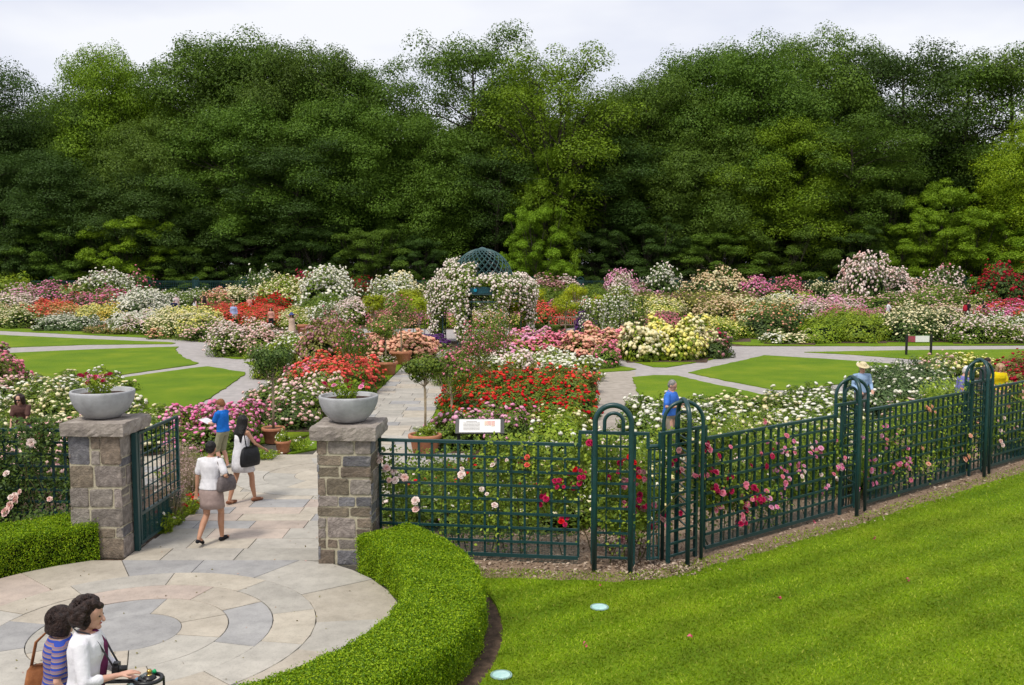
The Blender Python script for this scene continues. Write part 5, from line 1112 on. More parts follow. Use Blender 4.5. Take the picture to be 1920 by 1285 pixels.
# ------------------------------------------------------------------ rose gazebo
def gazebo():
    x, y = Gs(905, 643); t = thing('rose_gazebo', 'green lattice domed gazebo smothered in blush white climbing roses', 'gazebo', (x, y, 0)); rs = np.random.RandomState(77)
    M_ir = mat('gazebo_iron', (.035, .10, .10), (.02, .065, .065), 10, .45, spec=.5)
    Rd, zb, Hd, Ro, zo = 1.72, 3.45, 1.85, 2.75, 2.9
    V = []
    K = 26; zt = lambda a: zb+Hd*math.sin(a)
    for sgn in (1, -1):
        for i in range(K):
            P = [(Rd*math.cos(e)*math.cos(2*PI*i/K+sgn*e*.95), Rd*math.cos(e)*math.sin(2*PI*i/K+sgn*e*.95), zb+Hd*math.sin(e)) for e in np.linspace(0, 1.45, 14)]
            obj('dome_strip', MB().tube(P, .026, 4).mesh('dome_strip', M_ir), t)
    cr_ = MB()
    obj('dome_crown', MB().lathe([(.001, .12), (.10, .10), (.24, .03), (.24, 0)], 16, (0, 0, zb+Hd-.03)).mesh('dome_crown', M_ir), t)
    def rim(name, r, z, th, hh): obj(name, MB().lathe([(r-th, z), (r+th, z), (r+th, z+hh), (r-th, z+hh), (r-th, z)], 48).mesh(name, M_ir), t)
    rim('dome_ring', Rd, zb-.12, .05, .14); rim('outer_ring', Ro, zo-.1, .05, .1); rim('outer_ring', Ro, zo-.5, .04, .06)
    for i in range(8):
        a = 2*PI*(i+.5)/8; c, s = math.cos(a), math.sin(a)
        for dr in (-.32, 0.02):
            for q in (-.22, .22): obj('column_post', MB().box(((Ro+dr)*c-q*s, (Ro+dr)*s+q*c, zo/2), (.055, .055, zo)).mesh('column_post', M_ir), t)
        obj('roof_rib', MB().tube([(Ro*c, Ro*s, zo), ((Ro+Rd)/2*c, (Ro+Rd)/2*s, 3.3), (Rd*c, Rd*s, zb)], .03, 6).mesh('roof_rib', M_ir), t)
        obj('column_lattice', MB().box((0, 0, .5), (.44, .02, .03)).box((0, 0, .95), (.44, .02, .03)).box((0, 0, 1.4), (.44, .02, .03)).box((0, 0, 1.85), (.44, .02, .03)).mesh('column_lattice', M_ir), t, (Ro*c, Ro*s, 0), a+PI/2, kind='stuff')
    # entrance valance: a curved plate with a small turquoise roundel
    P0 = MB(); n = 10; V = []; Fc = []
    for i in range(n+1):
        a = -PI/2+(-.40+.80*i/n); V += [((Ro+.08)*math.cos(a), (Ro+.08)*math.sin(a), 2.86+.10*abs(i/n-.5)*2), ((Ro+.08)*math.cos(a), (Ro+.08)*math.sin(a), 3.24-.22*(abs(i/n-.5)*2)**2)]
    Fc = [(2*i, 2*i+2, 2*i+3, 2*i+1) for i in range(n)]
    o = obj('entrance_valance', pmesh('entrance_valance', V, Fc, mat('valance', (.012, .07, .085), (.01, .05, .06), rough=.4)), t); md = o.modifiers.new('thick', 'SOLIDIFY'); md.thickness = .03
    obj('roundel', MB().lathe([(.001, .03), (.09, .025), (.10, 0)], 14).mesh('roundel', mat('roundel_blue', (.01, .30, .45), rough=.4)), t, (-.30, -(Ro+.11), 3.06)).rotation_euler = (PI/2, 0, 0)
    # the roses: over each column, the outer ring and up onto the dome foot
    P = []; N = []
    def cloud(c, s, n):
        c, s = np.array(c), np.array(s); d = sph(n, rs); p = c+d*s*(rs.rand(n, 1)**.4); P.append(p); N.append(d+np.array((c[0], c[1], 0))*.25+np.array((0, 0, .3)))
    for i in range(8):
        a = 2*PI*(i+.5)/8; c, s = math.cos(a), math.sin(a); front = s < -.8
        for z in np.linspace(.5, 3.2, 10):
            w_ = .30+.34*(z/3.2)**2+rs.uniform(-.06, .1); cloud((Ro*c, Ro*s, z), (w_, w_, .3), 330)
    for i in range(44):
        a = 2*PI*i/44+rs.normal()*.04
        if abs(math.sin(a)+1) < .10 : zc_ = 3.42; n_ = 200
        else: zc_ = 3.2; n_ = 420
        rr_ = Ro-.15; left = math.cos(a) < -.2
        cloud((rr_*math.cos(a), rr_*math.sin(a), zc_+.1*rs.rand()), (.42, .42, .36), n_)
        if rs.rand() < .8: cloud((2.25*math.cos(a), 2.25*math.sin(a), 3.6+(.25 if left else .0)), (.4, .4, .32), n_//2+40)
        if left: cloud((1.85*math.cos(a), 1.85*math.sin(a), 4.0+.4*rs.rand()), (.32, .32, .45), 200)
        if abs(math.sin(a)+1) > .07:
            cloud(((Ro+.05)*math.cos(a), (Ro+.05)*math.sin(a), 2.65), (.34, .34, .5), 210)
            if rs.rand() < .55: cloud(((Ro+.1)*math.cos(a), (Ro+.1)*math.sin(a), 2.05), (.25, .25, .5), 110)
    P = np.concatenate(P); N = np.concatenate(N); n = len(P)
    V, Fc = leafquads(P, N, rs.uniform(.07, .13, n), rs, .2, .6); obj('rose_foliage', mesh('rose_foliage', V, Fc, L_rose), t, kind='stuff')
    rad = np.hypot(P[:, 0], P[:, 1]); ii = np.where((rad > Ro-.05) | (P[:, 2] > 3.4))[0]; ii = rs.choice(ii, 6000)
    V, Fc = puff(P[ii]+N[ii]/np.linalg.norm(N[ii], axis=1)[:, None]*.07, N[ii], rs.uniform(.09, .17, len(ii)), rs); obj('rose_blossoms', mesh('rose_blossoms', V, Fc, fl('gazebo', (.93, .88, .76), (.90, .72, .66))), t, kind='stuff')
gazebo()
# ------------------------------------------------------------------ trees
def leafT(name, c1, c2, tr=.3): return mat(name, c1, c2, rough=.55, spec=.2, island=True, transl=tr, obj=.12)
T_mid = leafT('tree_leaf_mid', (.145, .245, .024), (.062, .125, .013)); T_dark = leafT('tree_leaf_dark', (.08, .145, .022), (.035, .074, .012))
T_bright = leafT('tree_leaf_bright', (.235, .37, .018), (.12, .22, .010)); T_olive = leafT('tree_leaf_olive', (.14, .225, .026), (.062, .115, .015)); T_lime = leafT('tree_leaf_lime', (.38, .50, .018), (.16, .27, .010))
def tree_meshes(seed, kind):
    """unit tree 1 high, crown about .5 wide; kind: full / open / vase / low"""
    rs = np.random.RandomState(seed); tr = MB(); puffs = []
    z0 = {'full': .10, 'open': .36, 'vase': .16, 'low': .04}[kind]
    H_ = 1.0; lean = rs.normal(size=2)*.02
    spine = [np.array((lean[0]*s**2*3+rs.normal()*.004, lean[1]*s**2*3, s*.86)) for s in np.linspace(0, 1, 9)]
    spine[0][:2] = 0; r0 = {'full': .020, 'open': .017, 'vase': .013, 'low': .02}[kind]
    if kind != 'low': tr.tube(spine, [r0*(1-.85*i/8)+.001 for i in range(9)], 7)
    nl = {'full': 18, 'open': 30, 'vase': 26, 'low': 44}[kind]
    for i in range(nl):
        s = (i+.5)/nl; zb = z0*.8+(.90-z0*.8)*s; a = i*2.4+rs.normal()*.4; b = spine[min(8, int(zb/.86*8))].copy(); b[2] = min(zb, .84)
        if kind == 'low': b = np.array((rs.normal()*.05, rs.normal()*.05, .02))
        prof = {'full': (.20+.16*math.sin(PI*min(1, s*1.05+.05)))*(1-.30*max(0, s-.7)/.3), 'open': .10+.17*math.sin(PI*s*.85), 'vase': .06+.17*math.sin(PI*s), 'low': .42*math.sqrt(max(0, 1-s*s*.75))}[kind]
        up = {'full': .07, 'open': .09, 'vase': .20, 'low': .1}[kind]; L = prof*rs.uniform(.65, 1.12)
        e = b+np.array((math.cos(a)*L, math.sin(a)*L, up*rs.uniform(.4, 1.3)))
        if kind == 'low': e[2] = .10+.85*s*rs.uniform(.7, 1.1)
        m_ = (b+e)/2+np.array((0, 0, .02)); tr.tube([b, m_, e], [.0062*(1.2-s), .004*(1.2-s), .0015], 4)
        puffs.append((e, rs.uniform(.06, .10) if kind != 'low' else rs.uniform(.035, .075), 1.0)); puffs.append((m_+rs.normal(size=3)*.02, rs.uniform(.045, .07), .7))
        for q in range(2 if kind != 'open' else 2):
            e2 = e+rs.normal(size=3)*np.array((.06, .06, .035)); tr.tube([m_, (m_+e2)/2, e2], [.0025, .002, .001], 3); puffs.append((e2, rs.uniform(.035, .06), .7))
    if kind == 'vase':
        for i in range(44):
            a = rs.uniform(0, 2*PI); r = .27*math.sqrt(rs.rand()); zt = 1.02-.95*r+.10*rs.rand()-.05; b = np.array((r*.4*math.cos(a), r*.4*math.sin(a), .55)); e = np.array((r*math.cos(a), r*math.sin(a), zt)); tr.tube([b, e], [.003, .001], 3)
            for f in (.5, .7, .85, 1): puffs.append((b+(e-b)*f, .022+.01*(1-f), .45))
    else:
        top = spine[-1]
        for i in range(14): puffs.append((top+rs.normal(size=3)*np.array((.10, .10, .028))+np.array((0, 0, .045)), rs.uniform(.04, .065), .8))
    if kind == 'full':
        # rounded boughs over the whole crown: clumps sitting on a lumpy ellipsoid
        nc = 100; zc, rx, rz_ = .56, .30, .40
        for i in range(nc):
            g_ = (i+.5)/nc; ph = math.acos(1-1.78*g_); th = i*2.39996+rs.normal()*.25; d = np.array((math.sin(ph)*math.cos(th), math.sin(ph)*math.sin(th), math.cos(ph)))
            f = rs.uniform(.66, 1.12)*(1+.10*math.sin(3*th+seed)+.08*math.sin(5*th+2*ph)); e = np.array((0, 0, zc))+d*np.array((rx, rx, rz_))*f
            puffs.append((e, rs.uniform(.036, .082)*(.85+.3*math.sin(ph)), 1.25))
            if i % 2: b0 = spine[min(8, max(1, int(e[2]/.86*7)))]; tr.tube([b0, (b0+e)/2+np.array((0, 0, -.01)), e], [.004, .0025, .001], 3)
    P = []; N = []; dn = {'full': 520, 'open': 360, 'vase': 460, 'low': 800}[kind]
    for c, r, wt in puffs:
        n = int(dn*wt*(r/.06)**2); d = sph(n, rs); low = (d[:, 2] < -.2) & (rs.rand(n) < .75); d[low, 2] *= -.6; d /= np.linalg.norm(d, axis=1)[:, None]
        # ragged, flattened pads of leaves, denser on the upper skin
        rad = r*(rs.rand(n, 1)**.24)*rs.uniform(.82, 1.16, (n, 1)); p = c+d*rad*np.array((1.25, 1.25, .80 if kind == 'low' else .70 if kind == 'open' else .88)); p[:, 2] -= .3*r*(np.hypot(d[:, 0], d[:, 1])**2)
        P.append(p); N.append(d*.9+np.array((0, 0, .45))+rs.normal(size=(n, 3))*.45)
    P = np.concatenate(P); N = np.concatenate(N); n = len(P)
    V, Fc = leafquads(P, N, rs.uniform(.6, 1.4, n)*(.0090 if kind != 'low' else .014), rs, .2, .62)
    q = np.percentile(P, [1.5, 98.5], axis=0); wn = ((q[1]-q[0])[:2]).mean(); hn = np.percentile(P[:, 2], 99.6); S_ = np.array((1/wn, 1/wn, 1/hn))
    tr.V = [v*S_ for v in tr.V]
    return mesh('crown', V*S_, Fc, T_mid), tr.mesh('trunk', M_bark)
TREES = {k: [tree_meshes(s, k) for s in ss] for k, ss in (('full', (1, 2, 3)), ('open', (4, 5)), ('vase', (6,)), ('low', (8, 9)))}
def tree(u, vt, wpx, D, kind, v, leaf, label, group=None, base=.2, name='tree', cat='tree', rz=None):
    x = (u-960)/F*D*1.003; h = zat(vt, D)-base; wm = wpx*D/F; s = wm; cm, tm = TREES[kind][v % len(TREES[kind])]
    t = thing(name, label, cat, (x, D, base), rz if rz is not None else (u*1.7) % 6.28, group, (s, s, h))
    obj('crown', cm, t, m=leaf, kind='stuff'); obj('trunk', tm, t); return t
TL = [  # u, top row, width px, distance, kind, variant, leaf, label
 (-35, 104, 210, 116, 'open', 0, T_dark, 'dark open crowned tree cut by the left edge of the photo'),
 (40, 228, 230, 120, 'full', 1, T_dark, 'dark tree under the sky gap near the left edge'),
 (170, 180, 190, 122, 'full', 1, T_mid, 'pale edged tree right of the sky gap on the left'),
 (238, 100, 230, 124, 'full', 2, T_bright, 'tall tree with a yellow green top left of the highest crowns'),
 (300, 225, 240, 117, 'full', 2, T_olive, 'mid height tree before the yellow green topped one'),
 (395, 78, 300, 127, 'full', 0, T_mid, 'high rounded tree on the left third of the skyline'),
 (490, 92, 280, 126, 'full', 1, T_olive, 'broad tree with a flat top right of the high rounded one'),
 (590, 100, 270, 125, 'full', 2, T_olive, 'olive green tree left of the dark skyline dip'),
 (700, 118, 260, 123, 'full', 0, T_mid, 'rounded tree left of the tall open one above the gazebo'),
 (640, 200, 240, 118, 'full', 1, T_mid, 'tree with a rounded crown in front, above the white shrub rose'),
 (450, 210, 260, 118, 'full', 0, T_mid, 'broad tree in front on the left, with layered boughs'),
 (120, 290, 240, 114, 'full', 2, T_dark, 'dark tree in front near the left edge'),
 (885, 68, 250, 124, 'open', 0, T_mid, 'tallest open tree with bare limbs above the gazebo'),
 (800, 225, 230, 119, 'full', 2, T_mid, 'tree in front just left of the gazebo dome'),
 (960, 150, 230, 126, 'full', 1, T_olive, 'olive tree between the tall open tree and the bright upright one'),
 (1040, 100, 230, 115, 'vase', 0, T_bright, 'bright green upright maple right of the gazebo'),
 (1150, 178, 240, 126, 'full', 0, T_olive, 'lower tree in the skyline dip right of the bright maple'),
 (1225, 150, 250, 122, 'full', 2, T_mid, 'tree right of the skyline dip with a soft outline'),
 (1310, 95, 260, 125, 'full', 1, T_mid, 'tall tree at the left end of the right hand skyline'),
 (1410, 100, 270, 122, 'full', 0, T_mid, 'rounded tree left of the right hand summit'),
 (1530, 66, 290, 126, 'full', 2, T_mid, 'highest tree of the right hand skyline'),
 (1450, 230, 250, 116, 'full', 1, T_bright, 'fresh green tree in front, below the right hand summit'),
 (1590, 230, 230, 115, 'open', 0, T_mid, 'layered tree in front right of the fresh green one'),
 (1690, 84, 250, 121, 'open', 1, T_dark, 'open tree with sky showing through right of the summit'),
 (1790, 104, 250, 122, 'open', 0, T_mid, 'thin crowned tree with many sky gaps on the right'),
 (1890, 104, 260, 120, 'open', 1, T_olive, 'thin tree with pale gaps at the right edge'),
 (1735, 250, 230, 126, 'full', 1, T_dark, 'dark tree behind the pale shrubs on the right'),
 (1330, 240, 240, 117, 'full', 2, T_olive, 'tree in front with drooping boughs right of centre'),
 (1130, 270, 220, 118, 'open', 1, T_dark, 'dark tree behind the lower right of the bright maple'),
 (930, 280, 200, 116, 'open', 0, T_dark, 'dark tree behind the gazebo'),
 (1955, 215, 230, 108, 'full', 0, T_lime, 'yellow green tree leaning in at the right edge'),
 (560, 270, 230, 114, 'open', 2, T_dark, 'dark tree in front left of centre'),
 (300, 330, 240, 113, 'full', 1, T_dark, 'dark tree in front on the left third'),
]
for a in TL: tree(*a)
# two deeper ranks closing the wood
rr = random.Random(12); NTHS = ['leftmost']+[q+' from left' for q in '2nd 3rd 4th 5th 6th 7th 8th 9th 10th 11th 12th 13th 14th 15th 16th 17th'.split()]
for i in range(17):
    u = -260+i*150+rr.uniform(-40, 40); top = 175+rr.uniform(-15, 50)
    if 1560 < u < 2000: top = 330
    if 700 < u < 900: top = 260
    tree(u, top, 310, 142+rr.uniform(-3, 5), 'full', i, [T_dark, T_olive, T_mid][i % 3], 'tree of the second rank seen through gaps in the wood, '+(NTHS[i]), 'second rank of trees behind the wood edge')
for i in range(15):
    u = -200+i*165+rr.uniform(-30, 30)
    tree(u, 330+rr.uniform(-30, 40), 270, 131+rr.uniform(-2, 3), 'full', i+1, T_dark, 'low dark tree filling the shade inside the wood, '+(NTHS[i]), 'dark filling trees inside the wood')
# understorey
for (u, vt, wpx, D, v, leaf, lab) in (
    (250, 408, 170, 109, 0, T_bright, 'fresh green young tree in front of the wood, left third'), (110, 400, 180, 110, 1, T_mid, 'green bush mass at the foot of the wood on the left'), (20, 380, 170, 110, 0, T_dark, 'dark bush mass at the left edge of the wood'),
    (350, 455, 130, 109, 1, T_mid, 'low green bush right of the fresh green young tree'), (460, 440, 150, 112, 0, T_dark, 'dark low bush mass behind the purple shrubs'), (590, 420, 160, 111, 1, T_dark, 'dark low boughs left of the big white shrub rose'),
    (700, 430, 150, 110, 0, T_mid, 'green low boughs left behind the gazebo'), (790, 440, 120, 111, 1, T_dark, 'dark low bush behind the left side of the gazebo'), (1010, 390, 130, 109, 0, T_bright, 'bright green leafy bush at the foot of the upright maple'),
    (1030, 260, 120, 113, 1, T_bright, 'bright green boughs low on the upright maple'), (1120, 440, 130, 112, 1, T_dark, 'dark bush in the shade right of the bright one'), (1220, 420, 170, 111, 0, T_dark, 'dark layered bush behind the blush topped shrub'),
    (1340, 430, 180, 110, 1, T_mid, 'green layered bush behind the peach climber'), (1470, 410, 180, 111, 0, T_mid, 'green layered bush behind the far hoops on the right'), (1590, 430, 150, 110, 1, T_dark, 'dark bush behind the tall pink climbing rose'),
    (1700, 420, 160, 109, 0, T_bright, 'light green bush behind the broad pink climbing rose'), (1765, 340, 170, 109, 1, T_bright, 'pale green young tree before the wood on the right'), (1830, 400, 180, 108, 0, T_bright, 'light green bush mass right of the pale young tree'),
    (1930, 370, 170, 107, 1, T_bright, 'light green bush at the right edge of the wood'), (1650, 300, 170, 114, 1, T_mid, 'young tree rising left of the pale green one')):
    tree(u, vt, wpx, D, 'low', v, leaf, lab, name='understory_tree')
# background wall, far left
x, y = Gs(48, 560)
tag(obj('low_wall', MB().box((0, 0, .9), (4.2, .3, .45)).box((-1.9, 0, .35), (.25, .25, .7)).box((1.9, 0, .35), (.25, .25, .7)).mesh('low_wall', mat('wall_pale', (.55, .55, .50), rough=.8)), None, (x, 98, 0)), 'pale low ledge wall under the trees at the far left', 'wall')
# ------------------------------------------------------------------ people
def cloth(name, c, c2=None): return mat('cloth_'+name, c, c2 or tuple(x*.82 for x in c), 14, .85, .9, 7, spec=.15)
SKIN = dict(fair=mat('skin_fair', (.62, .36, .26), (.56, .30, .21), 12, .55, spec=.3), tan=mat('skin_tan', (.50, .27, .17), (.45, .23, .14), 12, .55, spec=.3))
HAIR = dict(black=mat('hair_black', (.014, .011, .010), (.006, .005, .005), 30, .45, .8, 60), brown=mat('hair_brown', (.040, .020, .014), (.012, .006, .005), 30, .5, .8, 60),
            ginger=mat('hair_ginger', (.30, .13, .05), (.18, .07, .025), 30, .5, .8, 60), grey=mat('hair_grey', (.32, .30, .28), (.16, .15, .14), 30, .5, .8, 60), blond=mat('hair_blond', (.50, .36, .18), (.32, .21, .10), 30, .5, .8, 60),
            white=mat('hair_white', (.62, .58, .54), (.42, .38, .35), 30, .5, .6, 60))
M_eye = mat('eye', (.02, .015, .01)); M_lip = mat('lips', (.50, .16, .14), rough=.5)
def rem(o, vx, it=3, f=.6):
    m = o.modifiers.new('remesh', 'REMESH'); m.mode = 'VOXEL'; m.voxel_size = vx; m.use_smooth_shade = True
    s = o.modifiers.new('smooth', 'SMOOTH'); s.iterations = it; s.factor = f; return o
def ik(a, c, l1, l2, pole):
    a, c, pole = map(lambda q: np.array(q, float), (a, c, pole)); d = c-a; D = np.linalg.norm(d); D2 = min(D, (l1+l2)*.995); d /= D; c = a+d*D2
    x = (l1*l1-l2*l2+D2*D2)/(2*D2); h = math.sqrt(max(0, l1*l1-x*x)); p = pole-d*np.dot(pole, d); p /= np.linalg.norm(p)+1e-9; return a+d*x+p*h, c
def hand(mb, wrist, elbow, spread, side, curl=.5, up=(0, 0, 1)):
    """palm, four unequal fingers, thumb leaving the side of the palm"""
    w_ = np.array(wrist, float); d = w_-np.array(elbow); d /= np.linalg.norm(d); n = np.array(up, float); n -= d*np.dot(n, d); n /= np.linalg.norm(n)+1e-9; s = np.cross(d, n)*side
    mb.capsule([w_-d*.02, w_+d*.03, w_+d*.085], [.026, .034, .034], 8, .55)
    for k, ln in enumerate((.072, .082, .076, .058)):
        b = w_+d*.085+s*(.027-k*.018); d1 = d+s*(.12-k*.08)*spread-n*curl*.35; d1 /= np.linalg.norm(d1); d2 = d1-n*curl*.8; d2 /= np.linalg.norm(d2)
        mb.capsule([b-d*.02, b+d1*ln*.5, b+d1*ln*.5+d2*ln*.5], [.0095, .009, .0078], 6)
    b = w_+d*.03+s*.026; d1 = d*.6+s*.8-n*.2; d1 /= np.linalg.norm(d1); d2 = d*.9+s*.3-n*.3; d2 /= np.linalg.norm(d2)
    mb.capsule([b-s*.01, b+d1*.035, b+d1*.035+d2*.032], [.0125, .0105, .009], 6)
def person(label, x, y, face, h=1.70, z0=0.02, skin='fair', hair='short', hcol='brown', top=('tee', None), bottom=('trousers', None), shoes=None, lean=0.0, look=(0, 0),
           hl=(-.24, .05, .80), hr=(.24, .05, .80), fl=(-.09, .0), fr=(.09, .0), vx=.016, woman=False, hat=None, child=False, group=None, fine=False, strands=False, heel=(0, 0), width=1.0, legs=True):
    """face: heading in degrees, 0 = away from the camera, 90 = towards the photo's right, 180 = towards the camera. Local frame for a 1.70 m body: x right, y forward."""
    sc = h/1.70; t = thing('person', label, 'person', (x, y, z0), -math.radians(face), group, sc); M = SKIN[skin]; mb = MB()
    hw = .165 if woman else .19; hip = .095; zs = 1.41
    lr = math.radians(lean)
    def T(p):                                             # lean the trunk about the hips
        p = np.array(p, float); dz = p[2]-.95
        if dz <= 0: return p
        return np.array((p[0], p[1]*math.cos(lr)+dz*math.sin(lr), .95+dz*math.cos(lr)-p[1]*math.sin(lr)))
    # legs
    LEG = []
    for s, (fx, fy), hp in ((-1, fl, heel[0]), (1, fr, heel[1])):
        H_ = np.array((s*hip, 0, .90)); A = np.array((fx, fy, .085+hp)); K, A = ik(H_, A, .43, .42, (s*.05, 1, 0)); LEG.append((H_, K, A))
        mb.capsule([H_+np.array((-s*.01, 0, .02)), H_*.55+K*.45+np.array((0, .01, 0)), K, K*.6+A*.4+np.array((0, -.018, 0)), A], [.088*width, .074*width, .052, .054, .034], 12)
        hdir = np.array((s*.03, .15, -hp*.9))
        mb.capsule([A+np.array((0, -.045, -.045)), A+np.array((0, .05, -.05)), A+hdir+np.array((0, .0, -.055))], [.034, .036, .024], 8)
    # trunk, neck, head
    wst = .115 if woman else .15
    rings = [(.86, .155, .10), (.92, .172, .118), (1.0, .160, .112), (1.10, wst+.02, .098), (1.20, wst+.03, .104), (1.30, hw*.92, .115), (1.38, hw*.88, .10), (1.43, hw*.62, .075), (1.46, .07, .06)]
    def loft(mb_, rg, g=0.0, n=18, TT=T, gy=None):
        V = []; m = len(rg)
        for (z, rx, ry) in rg:
            for j in range(n):
                a = 2*PI*j/n; V.append(TT((( rx*width+g)*math.cos(a), (ry*width+(gy if gy is not None else g))*math.sin(a)+(.012 if z > 1.25 and math.sin(a) > 0 and woman else 0), z)))
        Fc = [(i*n+j, i*n+(j+1) % n, (i+1)*n+(j+1) % n, (i+1)*n+j) for i in range(m-1) for j in range(n)]+[tuple(range(n))[::-1], tuple((m-1)*n+j for j in range(n))]
        mb_.add(V, Fc)
    loft(mb, rings)
    yaw, pit = math.radians(look[0]), math.radians(look[1]); hc = T((0, .02, 1.585)); Mh = Matrix.Rotation(-yaw, 4, 'Z') @ Matrix.Rotation(-pit-lr*.7, 4, 'X')
    nb = T((0, -.01, 1.43)); hp_ = lambda p: hc+np.array(Mh @ Vector(p))
    mb.capsule([nb, hp_((0, -.015, -.07))], [.056 if not woman else .048, .052 if not woman else .044], 12)
    hs = 1.12 if child else 1.0
    mb.ell(hp_((0, -.005, .025)), (.078*hs, .096*hs, .098*hs), 16, 12, Mh); mb.ell(hp_((0, .026, -.045)), (.056*hs, .062*hs, .066*hs), 14, 10, Mh)
    mb.capsule([hp_((0, .088, .018)), hp_((0, .108, -.022))], [.010, .017], 8)
    mb.ell(hp_((0, .078, -.085)), (.028, .022, .02), 10, 8, Mh)
    for s in (-1, 1): mb.ell(hp_((s*.080, -.008, -.005)), (.010, .020, .030), 8, 6, Mh)
    # arms
    ARM = []
    for s, hd in ((-1, hl), (1, hr)):
        S = T((s*(hw+.005), -.005, zs-.015)); Hd = np.array(hd, float); El, Hd = ik(S, Hd, .275, .245, (s*.55, -.8, -.35)); ARM.append((S, El, Hd))
        aw = .90 if woman else 1.05
        mb.capsule([T((s*(hw-.05), 0, zs-.02)), S, S*.5+El*.5, El, El*.6+Hd*.4, Hd], [.05*aw, .052*aw, .043*aw, .036*aw, .036*aw, .023*aw], 10)
        hand(mb, Hd, El, 1.0, s if fine else s, .5 if not fine else .35, (0, 0, 1) if abs((Hd-El)[2]) < .2 else (0, 1, 0))
    rem(obj('body', mb.mesh('body', M), t), (.0065 if fine else vx*.62)/1, 3, .5)
    # face details
    for s in (-1, 1):
        obj('eye', MB().ell(hp_((s*.032, .084, .012)), (.011, .008, .0065), 8, 6, Mh).mesh('eye', M_eye, True), t)
    obj('mouth', MB().ell(hp_((0, .090, -.052)), (.021, .009, .006), 8, 6, Mh).mesh('mouth', M_lip, True), t)
    # hair
    hm = HAIR[hcol]; hb = MB(); rs = np.random.RandomState(int(abs(x)*100+y))
    if hair != 'bald':
        hb.ell(hp_((0, -.026, .045)), (.088*hs, .098*hs, .092*hs), 16, 12, Mh)
        if hair == 'short': hb.ell(hp_((0, -.045, .01)), (.082*hs, .076*hs, .085*hs), 14, 10, Mh)
        if hair == 'bob':
            for a in np.linspace(-2.2, 2.2, 15): p = np.array((math.sin(a)*.088, -math.cos(a)*.085-.012, 0)); hb.capsule([hp_(p+np.array((0, 0, .06))), hp_(p*1.12+np.array((0, 0, -.03))), hp_(p*1.15+np.array((0, 0, -.095)))], [.034, .032, .024], 8)
        if hair == 'curly':
            hb.ell(hp_((0, -.042, .0)), (.108, .095, .115), 14, 10, Mh)
            for k in range(95):
                d = sph(1, rs)[0]
                if d[1] > .52 and d[2] < .50: continue
                if d[2] < -.75: continue
                hb.ell(hp_(np.array((0, -.035, .015))+d*np.array((.112, .115, .118))), (.030,)*3, 7, 5)
        if hair == 'long':
            for a in np.linspace(-1.9, 1.9, 13): p = np.array((math.sin(a)*.085, -math.cos(a)*.085-.01, 0)); q = T((math.sin(a)*.115, -.085-.035*math.cos(a), 1.36)); hb.capsule([hp_(p+np.array((0, 0, .05))), hp_(p*1.05+np.array((0, 0, -.06))), q, T((math.sin(a)*.10+rs.normal()*.01, -.105, 1.22+rs.normal()*.02))], [.032, .030, .03, .016], 7)
        if hair == 'pony':
            hb.capsule([hp_((0, -.10, .04)), hp_((0, -.14, -.02)), hp_((0, -.13, -.10))], [.03, .03, .014], 8)
        rem(obj('hair', hb.mesh('hair', hm), t), .009, 2, .5)
        if strands:
            sb = MB()
            for k in range(420):
                d = sph(1, rs)[0]
                if d[1] > .5 or d[2] < -.6: continue
                R_ = np.array((.118, .122, .128)) if hair == 'curly' else np.array((.112, .112, .108))
                p0 = np.array((0, -.035, .015))+d*R_; tz = np.array((rs.normal()*.6, rs.normal()*.6, -1.)) if hair != 'curly' else rs.normal(size=3); tz -= d*np.dot(tz, d); tz /= np.linalg.norm(tz); sw = np.cross(d, tz)*(.012 if hair == 'curly' else .003); L_ = .022 if hair == 'curly' else .045
                sb.tube([hp_(p0-tz*L_-d*.006), hp_(p0-tz*L_*.4+sw), hp_(p0+tz*L_*.4-sw), hp_(p0+tz*L_-d*.008)], [.003, .0042, .0042, .002], 4)
            obj('hair_strands', sb.mesh('hair_strands', hm, True), t, kind='stuff')
    # clothes
    kind, tm = top
    if kind in ('tee', 'long', 'polo', 'cardigan', 'sleeveless'):
        cb = MB(); zb_ = .93 if kind != 'cardigan' else .86; rg = [(zb_, .176, .124)]+[r for r in rings if r[0] > zb_+.02][:-1]+[(1.455, .085, .068)]
        loft(cb, rg, .016, gy=.018)
        for (S, El, Hd), s in zip(ARM, (-1, 1)):
            if kind == 'sleeveless': continue
            if kind in ('tee', 'polo'): E2 = S*.28+El*.72; cb.capsule([T((s*(hw-.05), 0, zs-.02)), S, E2], [.062, .066, .062], 12)
            elif kind == 'cardigan': cb.capsule([T((s*(hw-.05), 0, zs-.02)), S, S*.5+El*.5, El, El*.6+Hd*.4], [.064, .067, .060, .056, .046], 12)
            else: cb.capsule([T((s*(hw-.05), 0, zs-.02)), S, S*.5+El*.5, El, Hd-(Hd-El)*.1], [.062, .064, .056, .050, .036], 12)
        rem(obj('shirt' if kind != 'cardigan' else 'cardigan', cb.mesh('shirt', tm), t), max(.010, vx*.7), 3, .5)
        if kind == 'polo':
            obj('collar', MB().tube([tuple(T((.068*math.cos(a), .062*math.sin(a), 1.462-.02*math.sin(a)))) for a in np.linspace(0, 2*PI, 15)], .013, 6, False).mesh('collar', tm, True), t)
